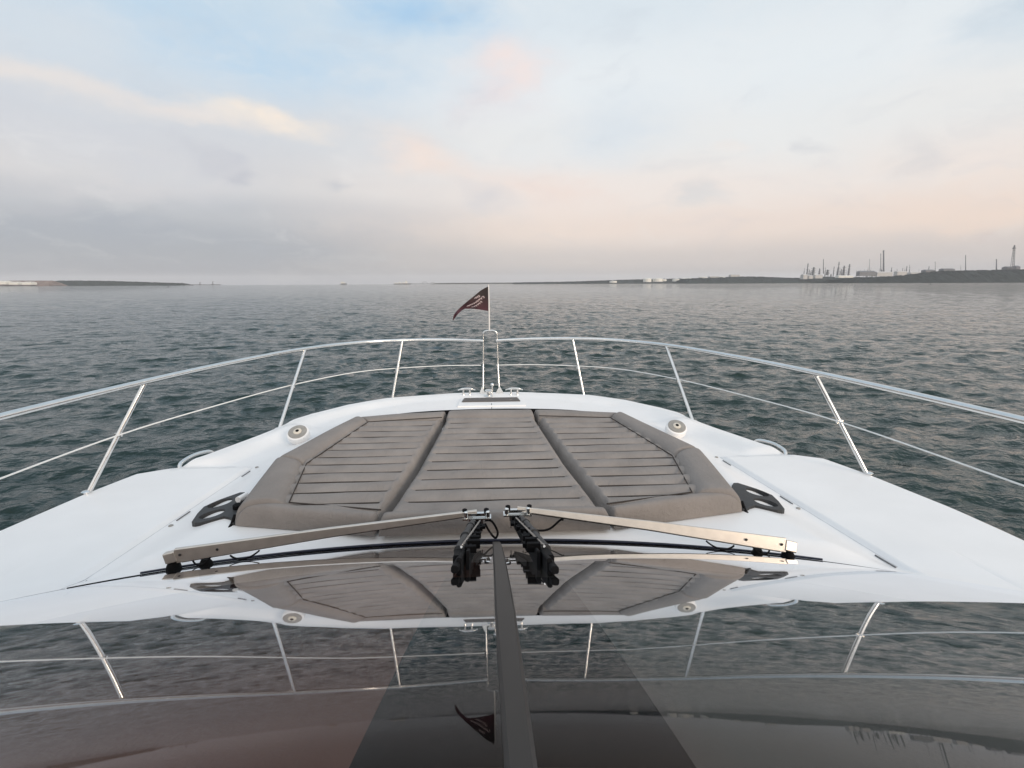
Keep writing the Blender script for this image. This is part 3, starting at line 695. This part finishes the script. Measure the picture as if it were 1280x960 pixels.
def ridge(name, prof, D, mat, depth=160, rough=3., seed=1, kind='stuff', label=None, cat=None, clump=7.):
    """low wooded land: prof = [(px, py_top)], waterline at WATER"""
    rs = np.random.RandomState(seed); pts = [gxz(px, py, D) for px, py in prof]
    xs = [p[0] for p in pts]; zs = [p[1] for p in pts]
    nx = int((xs[-1]-xs[0])/(clump*.45))+2; ny = 16; V = []
    def lum(x, y): return 0
    hn = rs.rand(nx+1, ny+1)
    for i in range(nx+1):
        x = xs[0]+(xs[-1]-xs[0])*i/nx; top = float(np.interp(x, xs, zs)); e = min(1, min(i, nx-i)/4+.15)
        for j in range(ny+1):
            v = j/ny; hgt = math.sin(min(1, v*1.9+.02)*math.pi/2)*(1 if v < .6 else 1-(v-.6)*1.6)
            z = WATER-.6+(top-WATER+.6)*hgt*e+(hn[i, j]-.6)*rough*(.3+hgt)*(1 if j else 0)*e
            V.append((x+(hn[i, j]-.5)*clump*.2, D+depth*(v-.5)+(hn[(i+3) % nx, j]-.5)*clump*.3, max(z, WATER-.6) if j else WATER-1))
    w = ny+1
    o = mesh(name, V, [(i*w+j, (i+1)*w+j, (i+1)*w+j+1, i*w+j+1) for i in range(nx) for j in range(ny)], mat)
    if kind == 'stuff': tag(o, label, cat, kind='stuff')
    else: tag(o, kind=kind)
    return o
ridge('wooded_shore', [(1040, 350.5), (1060, 348.5), (1090, 347), (1120, 345.5), (1150, 342), (1175, 339), (1200, 338.5), (1230, 338), (1260, 337.5), (1300, 336.5), (1360, 337), (1440, 338)], 1900, M['wood'], 220, 4.5, 3, label='dark tree covered headland at the far right below the chimneys', cat='wood')
ridge('wooded_shore', [(850, 348.5), (880, 347.6), (900, 347), (925, 345.8), (950, 346), (980, 347.3), (1005, 347.8), (1030, 346), (1060, 346.6), (1090, 346.6), (1130, 345)], 2500, M['wood2'], 200, 4., 4, label='low green wooded shore in front of the refinery at right', cat='wood')
ridge('wooded_shore', [(640, 353.2), (700, 352.3), (735, 351.3), (770, 350), (800, 349.3), (850, 348.2), (880, 347.8)], 3100, M['wood2'], 200, 3.6, 5, label='thin grey green tree line right of the bow flag', cat='wood')
ridge('wooded_shore', [(66, 351), (90, 350.8), (130, 351.2), (170, 352.3), (200, 353.3), (232, 354.3)], 2700, M['wood2'], 160, 3.2, 6, label='low dark tree line on the left shore beside the brown bluff', cat='wood')
o = ridge('distant_land', [(540, 354), (560, 353.6), (600, 353.4), (660, 353), (720, 352.3), (800, 350)], 5200, M['land'], 400, 2, 7, kind='structure', clump=20)
o = ridge('left_shore_land', [(-160, 350), (-60, 350), (0, 350.7), (30, 350.8), (64, 350.8), (72, 353)], 2500, M['cliff'], 120, 1.2, 8, kind='structure', clump=10)
def thing(mb, name, mat, label, cat, group=None):
    o = mb.build(name, mat); 
    c = Vector((sum(v[0] for v in mb.V)/len(mb.V), sum(v[1] for v in mb.V)/len(mb.V), min(v[2] for v in mb.V)))
    o.data.transform(Matrix.Translation(-c)); o.location = c
    return tag(o, label, cat, group)
# chimneys and towers of the refinery
GC = 'refinery chimneys on the right shore'
def chimney(pxb, pxt, top, bot, wpx, D, lab, mat='stack', cap=True):
    x0, z0 = gxz(pxb, bot, D); x1, z1 = gxz(pxt, top, D); r_ = wpx*D/640/2
    e = empty('chimney', (x0, D, z0), lab, 'chimney', GC)
    P = [Vector((x0, D, z0)).lerp(Vector((x1, D, z1)), t) for t in (0, .5, .97)]
    MB().tube(P, [r_*1.15, r_*.9, r_*.75], 10).build('shaft', M[mat], e)
    MB().tube([P[2], Vector((x1, D, z1))], r_*.95, 10).build('rim', M['darkgrey'], e)
    return e
for a in [(1104.5, 1104.5, 313, 345, 2.0, 2650, 'thickest and tallest grey chimney in the refinery'),
          (1101, 1101, 317, 345, .9, 2650, 'slim tall chimney just left of the tallest one'),
          (1029.3, 1029.3, 324, 342, 1.0, 2700, 'grey chimney rising near the left end of the refinery'),
          (1087, 1087, 324, 344, .5, 2700, 'hair thin mast between the process towers and the tallest chimney'),
          (1169, 1169, 327, 340, .5, 2100, 'thin mast behind the wood, nearest to the right of the tallest chimney'),
          (1207, 1207, 319, 339, .9, 2100, 'lone thin chimney behind the middle of the wooded headland'),
          (1245.5, 1245.5, 324, 338, 1.3, 2100, 'short stout chimney just left of the tall flare tower'),
          (1137, 1137, 331, 344, .4, 2600, 'small thin mast right of the tallest chimney'),
          (1201, 1201, 332, 339, .4, 2100, 'low thin pole close left of the lone chimney')]: chimney(*a)
GT = 'process towers of the refinery'
def tower(px, top, bot, w, D, lab, mat='steelgrey'):
    x, z0 = gxz(px, bot, D); _, z1 = gxz(px, top, D); r_ = w*D/640/2
    e = empty('process_tower', (x, D, z0), lab, 'tower', GT)
    MB().lathe((x, D, z0), [(r_, 0), (r_, (z1-z0)*.6), (r_*.7, (z1-z0)*.64), (r_*.7, (z1-z0)*.96), (r_*.3, z1-z0)], 10).build('column', M[mat], e)
    for t in (.3, .55, .8): MB().box((x, D, z0+(z1-z0)*t), (r_*2.6, r_*2.4, 1.1)).build('platform', M['darkgrey'], e)
for a in [(1008.3, 329, 347, 1.6, 2700, 'leftmost dark process tower of the refinery'), (1010.8, 337, 347, 1.2, 2700, 'short process tower right beside the leftmost one'),
          (1016.3, 334, 344, 3.2, 2700, 'broad pale process tower left of the left hand chimney'), (1024, 336, 345, 1.4, 2700, 'small tower touching the left hand chimney from its left'),
          (1041.5, 333, 345, 1.0, 2700, 'thin tower in the middle of the process block'), (1047, 327, 345, 1.6, 2700, 'tall dark process tower in the middle of the block'),
          (1054, 332, 345, 2.6, 2700, 'stout tower second from the right of the block'), (1060.5, 330, 344, 2.0, 2700, 'tall dark tower at the right end of the block'),
          (1051, 336, 345, 1.2, 2700, 'small tower between the tall one and the stout one'), (1034, 337, 344, 3.0, 2700, 'squat pale unit just right of the left hand chimney')]: tower(*a)
# a hazy thicket of thin pipes and small columns over the sheds
rp2 = random.Random(21)
for k in range(64):
    px = rp2.choice([rp2.uniform(1003, 1066), rp2.uniform(1068, 1160)]); hpx = rp2.uniform(2, 13 if px < 1066 else 10)**1.0*rp2.uniform(.5, 1)+(0 if px < 1066 else 3); D = rp2.uniform(2620, 2800); wpx = rp2.choice([.5, .8, 1.4])
    x, z0 = gxz(px, 346.5, D); _, z1 = gxz(px, 344.5-hpx, D); r_ = wpx*D/640/2
    thing(MB().lathe((x, D, z0), [(r_, 0), (r_, (z1-z0)*.7), (r_*.6, (z1-z0)*.74), (r_*.6, z1-z0)], 8), 'vent_pipe', M[rp2.choice(['steelgrey', 'stack', 'concrete'])],
          'one of the thin hazy vent pipes crowded over the refinery sheds', 'pipe', 'thin vent pipes over the refinery')
# flare tower at the far right
x, z0 = gxz(1265, 339, 2100); _, z1 = gxz(1267.5, 308, 2100); x1 = gxz(1268, 308, 2100)[0]
e = empty('flare_tower', (x, 2100, z0), 'tall lattice flare tower at the far right edge', 'tower')
mb = MB(); nseg = 9
for (ox, oy) in ((-1, -1), (1, -1), (1, 1), (-1, 1)):
    mb.tube([(x+ox*5, 2100+oy*5, z0), (x1+ox*1.6, 2100+oy*1.6, z1)], .8, 6)
for k in range(nseg):
    t0, t1 = k/nseg, (k+1)/nseg
    def c4(t, a): w = 5+(1.6-5)*t; return (x+(x1-x)*t+a[0]*w, 2100+a[1]*w, z0+(z1-z0)*t)
    for a, b in (((-1, -1), (1, -1)), ((1, -1), (-1, -1)), ((1, -1), (1, 1)), ((-1, 1), (-1, -1))): mb.tube([c4(t0, a), c4(t1, b)], .45, 5)
mb.build('lattice', M['stack'], e)
MB().tube([(x1, 2100, z1-4), (x1, 2100, z1+5)], 2.4, 10).build('flare_tip', M['darkgrey'], e)
MB().box((x1, 2100, z1-8), (9, 9, 3)).build('platform', M['darkgrey'], e)
def block(name, px0, px1, top, bot, D, mat, lab, cat, group=None, dp=25, roof='flat'):
    x0, z0 = gxz(px0, bot, D); x1, _ = gxz(px1, bot, D); _, z1 = gxz(px0, top, D)
    e = empty(name, ((x0+x1)/2, D, z0), lab, cat, group); h = z1-z0
    MB().box(((x0+x1)/2, D, (z0+z1-.22*h)/2), (x1-x0, dp, h*.78)).build('wall', M[mat], e)
    mb = MB(); w = (x1-x0)/2*1.03; cx_ = (x0+x1)/2; zz = z1-.22*h+.05
    mb.add([(cx_-w, D-dp*.52, zz), (cx_+w, D-dp*.52, zz), (cx_+w, D+dp*.52, zz), (cx_-w, D+dp*.52, zz), (cx_-w*.9, D, z1), (cx_+w*.9, D, z1)],
           [(0, 1, 5, 4), (2, 3, 4, 5), (0, 4, 3), (1, 2, 5), (0, 3, 2, 1)])
    mb.build('roof', M[mat], e)
    return e
def tank(px, top, bot, w, D, lab, mat='whitewall'):
    x, z0 = gxz(px, bot, D); _, z1 = gxz(px, top, D); r_ = w*D/640/2; h = z1-z0
    e = empty('storage_tank', (x, D, z0), lab, 'tank', 'white storage tanks along the right shore')
    MB().lathe((x, D, z0), [(r_, 0), (r_, h*.85)], 20).build('shell', M[mat], e)
    MB().lathe((x, D, z0+h*.85), [(r_*1.02, 0), (r_*1.02, h*.04), (r_*.5, h*.15), (.2, h*.17)], 20).build('roof', M[mat], e)
for i, (px, t, b, w, D, lab) in enumerate([(766.5, 351, 353.5, 9, 2900, 'small white tank at the left end of the shore tanks'), (809, 347.8, 352.6, 10, 2900, 'wide white tank right of the thin tree line'),
        (822, 347.8, 352.2, 12, 2900, 'white tank second in the middle group'), (830, 349, 351.5, 6, 2900, 'small low tank between the two big groups'),
        (845, 348.5, 351.8, 9, 2850, 'pale tank left of the boxy white building'), (878, 346, 348.4, 10, 2700, 'white tank on the rise left of the refinery'), (902, 345.6, 348, 7, 2700, 'white tank on the crest right of the others')]): tank(px, t, b, w, D, lab)
GB = 'low industrial buildings on the right shore'
for a in [('industrial_shed', 853, 866, 347.4, 352, 2800, 'whitewall', 'bright white boxy shed at the waterline right of the tanks', 'shed', GB),
          ('industrial_shed', 1046, 1064, 344.3, 347.2, 2400, 'whitewall', 'long white shed below the process towers', 'shed', GB),
          ('industrial_shed', 1002, 1007, 342.5, 349, 2420, 'concrete', 'narrow pale building at the left edge of the refinery', 'shed', GB),
          ('industrial_shed', 1009, 1014, 344, 348.5, 2420, 'concrete', 'small pale shed under the leftmost process tower', 'shed', GB),
          ('industrial_shed', 1017, 1026, 343, 348, 2420, 'concrete', 'pale block left of the left hand chimney foot', 'shed', GB),
          ('industrial_shed', 1072, 1092, 338.5, 345, 2550, 'steelgrey', 'broad grey plant hall left of the tallest chimney', 'shed', GB),
          ('industrial_shed', 1094, 1113, 339.5, 345.5, 2550, 'concrete', 'plant hall at the foot of the tallest chimney', 'shed', GB),
          ('industrial_shed', 1119, 1131, 338.5, 344.5, 2550, 'concrete', 'rounded pale hall right of the tallest chimney', 'shed', GB),
          ('industrial_shed', 1136, 1148, 340, 344, 2450, 'concrete', 'low pale shed where the headland wood begins', 'shed', GB),
          ('industrial_shed', 1154, 1166, 337, 342, 2150, 'steelgrey', 'grey shed peeping over the left end of the headland', 'shed', GB),
          ('industrial_shed', 1176, 1190, 335.5, 340.5, 2150, 'steelgrey', 'grey shed over the trees left of the lone chimney', 'shed', GB),
          ('industrial_shed', 1255, 1262, 333, 339, 2120, 'steelgrey', 'boxy grey building left of the flare tower foot', 'shed', GB),
          ('industrial_shed', 1266, 1271, 332, 339, 2120, 'stack', 'square block right of the flare tower foot', 'shed', GB),
          ('industrial_shed', 886, 897, 345.2, 347.8, 2650, 'concrete', 'pale shed between the two crest tanks', 'shed', GB),
          ('industrial_shed', 912, 923, 343, 346.8, 2650, 'concrete', 'pale building on the crest left of the refinery', 'shed', GB)]: block(*a)
GL = 'white harbour buildings on the left shore'
for a in [('harbour_building', -6, 12, 351, 355.6, 2420, 'whitewall', 'white harbour building cut by the left edge', 'building', GL, 30),
          ('harbour_building', 15, 26.5, 352.2, 355.9, 2420, 'whitewall', 'white harbour building second from the left edge', 'building', GL, 30),
          ('harbour_building', 32, 43, 352.2, 356, 2420, 'whitewall', 'white harbour building nearest the brown bluff', 'building', GL, 30)]: block(*a)
# jetty on the left with three cranes
x0, _ = gxz(200, 355, 2700); x1, _ = gxz(276, 355, 2700)
e = empty('jetty', ((x0+x1)/2, 2700, WATER), 'long thin jetty ending the left shore', 'jetty')
MB().box(((x0+x1)/2, 2700, 1.6), (x1-x0, 10, 2.4)).build('jetty_deck', M['darkgrey'], e)
for k in range(24): MB().tube([(x0+(x1-x0)*(k+.5)/24, 2698, WATER-.5), (x0+(x1-x0)*(k+.5)/24, 2698, 1)], .8, 6).build('pile', M['darkgrey'], e)
for px, h_, lab in ((250, 11, 'left crane on the long jetty'), (266, 14, 'tallest crane near the end of the jetty'), (227, 9, 'small crane at the landward end of the jetty')):
    x, _ = gxz(px, 355, 2700)
    e = empty('jetty_crane', (x, 2700, 2.85), lab, 'crane', 'cranes on the jetty')
    MB().tube([(x, 2700, 2.85), (x, 2700, 2.85+h_)], 1.1, 6).build('mast', M['darkgrey'], e)
    MB().tube([(x, 2700, 2.85+h_*.8), (x+7, 2700, 2.85+h_)], .7, 6).build('jib', M['darkgrey'], e)
    MB().box((x, 2700, 4.2), (8, 6, 2.6)).build('crane_house', M['stack'], e)
# ships
def ship(px0, px1, D, hh, lab, sup, cat='ship', darkh=True):
    xa, _ = gxz(px0, 355, D); xb, _ = gxz(px1, 355, D); L = xb-xa; W_ = L*.16; e = empty('cargo_ship', ((xa+xb)/2, D, WATER), lab, cat)
    mb = MB(); cx_ = (xa+xb)/2
    O_ = [(-.5, -.35), (-.46, -.5), (.36, -.5), (.46, -.25), (.5, 0), (.46, .25), (.36, .5), (-.46, .5), (-.5, .35)]
    V = [(cx_+a*L*.96, D+b*W_*.9, WATER-.5) for a, b in O_]+[(cx_+a*L, D+b*W_, WATER+hh*(1.25 if a > .4 else 1)) for a, b in O_]; n = len(O_)
    mb.add(V, [(k, (k+1) % n, n+(k+1) % n, n+k) for k in range(n)]+[tuple(range(n-1, -1, -1)), tuple(range(n, 2*n))])
    mb.build('ship_hull', M['darkgrey' if darkh else 'whitewall'], e)
    for (a, b, h_) in sup:
        MB().box((cx_+a*L, D, WATER+hh+h_/2), (b*L, W_*.7, h_)).build('superstructure', M['whitewall'], e)
    a, b, h_ = sup[0]; MB().tube([(cx_+a*L, D, WATER+hh+h_), (cx_+a*L, D, WATER+hh+h_*1.6)], .6, 6).build('mast', M['darkgrey'], e)
ship(425.5, 433.5, 4200, 9, 'small pale ship alone on the horizon left of centre', [(-.18, .45, 13), (.2, .2, 7)])
ship(492, 514, 4300, 7, 'long dark ship with white superstructure moored on the horizon', [(.22, .14, 20), (-.15, .1, 13), (.05, .08, 12), (-.35, .12, 8)])
x0, _ = gxz(513, 355, 4300); x1, _ = gxz(612, 355, 4300)
e = empty('sea_jetty', ((x0+x1)/2, 4300, WATER), 'thin dark pier on the horizon right of the moored ship', 'pier')
MB().box(((x0+x1)/2, 4300, 3), (x1-x0, 10, 3)).build('pier_deck', M['darkgrey'], e)
for k in range(20): MB().tube([(x0+(x1-x0)*(k+.5)/20, 4297, WATER-.5), (x0+(x1-x0)*(k+.5)/20, 4297, 2)], 1, 6).build('pile', M['darkgrey'], e)
for px, w_, h_, lab in ((531, 7, 12, 'low arched loading gantry on the horizon pier'), (541, 5, 9, 'smaller loading gantry right along the horizon pier')):
    x, _ = gxz(px, 355, 4300); ww = w_*4300/640/2
    MBg = MB().tube([(x-ww, 4300, 4.5), (x-ww*.6, 4300, 4.5+h_), (x+ww*.6, 4300, 4.5+h_), (x+ww, 4300, 4.5)], 1.6, 6)
    thing(MBg, 'loading_gantry', M['darkgrey'], lab, 'gantry', 'gantries on the horizon pier')
# buoys
for px, py, D, lab in ((1163, 354.3, 700, 'tiny dark buoy on the water below the headland'), (210, 357.2, 800, 'tiny pale buoy before the left jetty')):
    x, _ = gxz(px, py, D); e = empty('buoy', (x, D, WATER), lab, 'buoy')
    MB().lathe((x, D, WATER-.3), [(.7, 0), (1.0, .5), (.8, 1.0), (.3, 1.2)], 12).build('float', M['darkgrey'], e)
    MB().tube([(x, D, WATER+.8), (x, D, WATER+2.4)], .18, 6).build('topmark', M['darkgrey'], e)

# ================================================================== HAZE
hb = MB().box((0, 0, 0), (26000, 26000, 1)).V
top = 190.; V = [(v[0], v[1], (WATER-2.2 if v[2] < 0 else top)) for v in hb]
hz_ = mesh('haze', V, [(0, 1, 3, 2), (4, 6, 7, 5), (0, 4, 5, 1), (2, 3, 7, 6), (0, 2, 6, 4), (1, 5, 7, 3)])
bm = bmesh.new(); bm.from_mesh(hz_.data); bmesh.ops.recalc_face_normals(bm, faces=bm.faces); bm.to_mesh(hz_.data); bm.free()
tag(hz_, 'pale grey sea haze fading the far shores', 'haze', kind='stuff')
m = bpy.data.materials.new('haze'); m.use_nodes = True; nt = m.node_tree; nt.nodes.clear()
out = N(nt, 'ShaderNodeOutputMaterial'); pv = N(nt, 'ShaderNodeVolumePrincipled')
pv.inputs['Color'].default_value = (.86, .87, .90, 1); pv.inputs['Density'].default_value = .000085; pv.inputs['Density Attribute'].default_value = ''; pv.inputs['Color Attribute'].default_value = ''; pv.inputs['Temperature Attribute'].default_value = ''; m.cycles.homogeneous_volume = True
nt.links.new(pv.outputs[0], out.inputs['Volume']); hz_.data.materials.append(m)

# ================================================================== SKY
SUN_EL = R(16); SUN_AZ = R(180-38)     # compass angle from +Y toward +X: behind the camera, to the right
w = bpy.data.worlds.new('World'); S.world = w; w.use_nodes = True; nt = w.node_tree; nt.nodes.clear()
out = N(nt, 'ShaderNodeOutputWorld'); bg = N(nt, 'ShaderNodeBackground'); nt.links.new(bg.outputs[0], out.inputs[0])
sky = N(nt, 'ShaderNodeTexSky', sky_type='NISHITA'); sky.sun_disc = False; sky.sun_elevation = SUN_EL; sky.sun_rotation = SUN_AZ
tc = N(nt, 'ShaderNodeTexCoord'); sx = N(nt, 'ShaderNodeSeparateXYZ'); nt.links.new(tc.outputs['Generated'], sx.inputs[0])
def math_(op, a, b=None, c=None):
    n = N(nt, 'ShaderNodeMath', operation=op)
    for i, v in enumerate((a, b, c)):
        if v is None: continue
        if isinstance(v, (int, float)): n.inputs[i].default_value = v
        else: nt.links.new(v, n.inputs[i])
    return n.outputs[0]
az = math_('ARCTAN2', sx.outputs[0], sx.outputs[1]); el = math_('ARCSINE', sx.outputs[2])
cb = N(nt, 'ShaderNodeCombineXYZ'); nt.links.new(az, cb.inputs[0]); nt.links.new(el, cb.inputs[1])
def noise(vec, sc, det=5, rough=.55, stretch=(1, 1, 1), dist=0):
    mp = N(nt, 'ShaderNodeMapping'); mp.inputs['Scale'].default_value = stretch; nt.links.new(vec, mp.inputs[0])
    n = N(nt, 'ShaderNodeTexNoise'); n.inputs['Scale'].default_value = sc; n.inputs['Detail'].default_value = det; n.inputs['Roughness'].default_value = rough; n.inputs['Distortion'].default_value = dist
    nt.links.new(mp.outputs[0], n.inputs['Vector']); return n
def maprange(v, a, b, c=0., d=1., sm=True):
    n = N(nt, 'ShaderNodeMapRange'); n.interpolation_type = 'SMOOTHSTEP' if sm else 'LINEAR'
    for i, q_ in enumerate((a, b, c, d)): n.inputs[i+1].default_value = q_
    nt.links.new(v, n.inputs[0]); return n.outputs[0]
def mixc(f, a, b):
    n = N(nt, 'ShaderNodeMix', data_type='RGBA')
    for s_, v in (('Factor', f), ('A', a), ('B', b)):
        if isinstance(v, (int, float)): n.inputs[s_].default_value = v
        elif isinstance(v, tuple): n.inputs[s_].default_value = v
        else: nt.links.new(v, n.inputs[s_])
    return n.outputs['Result']
# domain warp so that cloud edges are ragged
n0 = noise(cb.outputs[0], 3.2, 6, .6, (1, 2.0, 1))
vs = N(nt, 'ShaderNodeVectorMath', operation='SUBTRACT'); nt.links.new(n0.outputs['Color'], vs.inputs[0]); vs.inputs[1].default_value = (.5, .5, .5)
vm = N(nt, 'ShaderNodeVectorMath', operation='MULTIPLY'); nt.links.new(vs.outputs[0], vm.inputs[0]); vm.inputs[1].default_value = (.34, .15, 0)
va = N(nt, 'ShaderNodeVectorMath', operation='ADD'); nt.links.new(vm.outputs[0], va.inputs[0]); nt.links.new(cb.outputs[0], va.inputs[1])
W_ = va.outputs[0]
def azel(px, py):
    d = ray(px, py); d = d/np.linalg.norm(d); return math.atan2(d[0], d[1]), math.asin(d[2])
# vertical gradient, left and right versions
def gradient(stops):
    rp = N(nt, 'ShaderNodeValToRGB'); e = rp.color_ramp.elements; rp.color_ramp.interpolation = 'EASE'
    for i, (d_, c) in enumerate(stops):
        pos = d_/90.
        if i < 2: k = e[i]; k.position = pos
        else: k = e.new(pos)
        k.color = lin(*c)
    nt.links.new(math_('DIVIDE', el, math.pi/2), rp.inputs[0]); return rp.outputs[0]
gL = gradient([(0, (156, 158, 168)), (90, (182, 198, 214)), (3, (158, 160, 169)), (7, (180, 180, 185)), (9.5, (208, 204, 203)), (14, (205, 206, 209)), (19, (206, 213, 219)), (25, (196, 212, 223)), (32, (186, 206, 222))])
gR = gradient([(0, (190, 186, 188)), (90, (186, 200, 212)), (2.5, (205, 195, 192)), (5.5, (231, 213, 202)), (9, (233, 222, 215)), (14, (228, 227, 225)), (19, (226, 230, 232)), (25, (214, 223, 229)), (32, (200, 213, 222))])
sx2 = N(nt, 'ShaderNodeSeparateXYZ'); nt.links.new(W_, sx2.inputs[0])
lr = maprange(sx2.outputs[0], azel(260, 250)[0], azel(720, 250)[0])
col = mixc(lr, gL, gR)
def blob(px, py, wx, wy, rot, c, f, hard=1., nsc=6.):
    global col
    a0, e0 = azel(px, py); a1, _ = azel(px+wx, py); _, e1 = azel(px, py-wy)
    mp = N(nt, 'ShaderNodeMapping', vector_type='TEXTURE'); nt.links.new(W_, mp.inputs[0])
    mp.inputs['Location'].default_value = (a0, e0, 0); mp.inputs['Rotation'].default_value = (0, 0, R(rot)); mp.inputs['Scale'].default_value = (abs(a1-a0), abs(e1-e0), 1)
    ln = N(nt, 'ShaderNodeVectorMath', operation='LENGTH'); nt.links.new(mp.outputs[0], ln.inputs[0])
    m1 = maprange(ln.outputs['Value'], 1.25, 1-hard, 0, f)
    nn = noise(cb.outputs[0], nsc, 5, .6, (1, 2, 1)); m2 = maprange(nn.outputs[0], .3, .62, .45, 1)
    col = mixc(math_('MULTIPLY', m1, m2), col, lin(*c))
# blues
blob(525, 10, 130, 75, 0, (162, 197, 226), .95); blob(300, 50, 280, 80, -5, (178, 205, 226), .85)
blob(200, 110, 200, 60, 5, (196, 213, 226), .4); blob(1270, 10, 120, 80, 0, (182, 200, 214), .6); blob(760, 160, 110, 60, 10, (207, 217, 226), .6)
# whites at right, pale veil
blob(960, 90, 260, 120, 0, (224, 230, 233), .6); blob(1000, 180, 260, 60, 0, (228, 229, 228), .5)
# cream lit streak on the left
blob(90, 112, 160, 30, -10, (224, 216, 210), .9); blob(310, 152, 95, 28, -3, (243, 228, 211), 1.0, .95); blob(210, 140, 110, 20, -10, (225, 216, 210), .8)
blob(40, 100, 90, 20, -5, (222, 216, 212), .7)
# grey lilac underside below the streak
blob(140, 190, 230, 55, -8, (200, 201, 207), .65); blob(255, 205, 60, 16, -28, (186, 185, 193), .45); blob(298, 226, 22, 9, 0, (176, 176, 185), .5)
blob(410, 238, 30, 12, 5, (184, 184, 190), .7); blob(110, 235, 200, 22, 3, (214, 208, 208), .6)
blob(150, 312, 340, 44, 2, (158, 161, 172), .85, .5); blob(60, 258, 60, 12, 0, (176, 173, 181), .5)
# peach puffs in the middle
blob(625, 100, 75, 60, 20, (226, 216, 216), .9); blob(640, 85, 34, 40, 20, (238, 222, 216), .95); blob(530, 198, 80, 40, -20, (235, 217, 206), 1.)
blob(690, 245, 120, 36, -10, (234, 215, 205), 1.); blob(610, 250, 55, 20, -10, (206, 202, 204), .7); blob(840, 290, 260, 24, 0, (226, 213, 208), .4)
# darker wisps at right
blob(1160, 190, 60, 34, 30, (204, 202, 204), .6); blob(1010, 175, 26, 14, -15, (209, 209, 211), .75); blob(870, 250, 34, 16, -15, (208, 206, 206), .7)
blob(1230, 282, 34, 12, -10, (205, 190, 186), .7); blob(1200, 256, 170, 30, 5, (238, 214, 198), .8); blob(890, 190, 40, 12, 0, (236, 226, 219), .6)
blob(1170, 322, 180, 18, 2, (192, 188, 192), .35)
# fine wispy variation everywhere
nf = noise(W_, 7, 8, .62, (1, 2.6, 1), .6); col = mixc(maprange(nf.outputs[0], .5, .78, 0, .22), col, lin(236, 233, 230)); col = mixc(maprange(nf.outputs[0], .5, .22, 0, .16), col, lin(176, 182, 194))
# unseen sky by the low sun and overhead, brightened to light the deck
col = mixc(maprange(math_('ABSOLUTE', az), 1.35, 2.3, 0, .85), col, (1.10, 1.06, 1.02, 1.))
col = mixc(maprange(el, .75, 1.25, 0, .7), col, (.84, .93, 1.04, 1.))
# clear-air sky behind the cloud veil
sc = N(nt, 'ShaderNodeVectorMath', operation='SCALE'); nt.links.new(sky.outputs[0], sc.inputs[0]); sc.inputs['Scale'].default_value = 1.0
ve = N(nt, 'ShaderNodeVectorMath', operation='SCALE'); nt.links.new(col, ve.inputs[0]); ve.inputs['Scale'].default_value = 1.17/.12
fin = mixc(.90, sc.outputs[0], ve.outputs[0])
nt.links.new(fin, bg.inputs[0]); bg.inputs[1].default_value = .12

ld = bpy.data.lights.new('sun', 'SUN'); ld.energy = 1.9; ld.angle = R(16); ld.color = (1, .80, .62)
lo = bpy.data.objects.new('sun', ld); COL.objects.link(lo)
dv = Vector((math.sin(SUN_AZ)*math.cos(SUN_EL), math.cos(SUN_AZ)*math.cos(SUN_EL), math.sin(SUN_EL)))
lo.rotation_euler = dv.to_track_quat('Z', 'Y').to_euler(); lo.location = (0, -5, 8)

# ================================================================== CAMERA
cd = bpy.data.cameras.new('camera'); co = bpy.data.objects.new('camera', cd); COL.objects.link(co)
cd.sensor_width = 36; cd.lens = F/1280*36; cd.clip_start = .02; cd.clip_end = 40000
co.matrix_world = Matrix(((rr[0], uu[0], -fw[0], CAM[0]), (rr[1], uu[1], -fw[1], CAM[1]), (rr[2], uu[2], -fw[2], CAM[2]), (0, 0, 0, 1)))
S.camera = co
S.render.engine = 'CYCLES'
S.cycles.volume_bounces = 1; S.cycles.transparent_max_bounces = 12
S.view_settings.view_transform = 'Standard'; S.view_settings.look = 'None'; S.view_settings.exposure = 0; S.view_settings.gamma = 1
S.render.resolution_x = 1024; S.render.resolution_y = 768
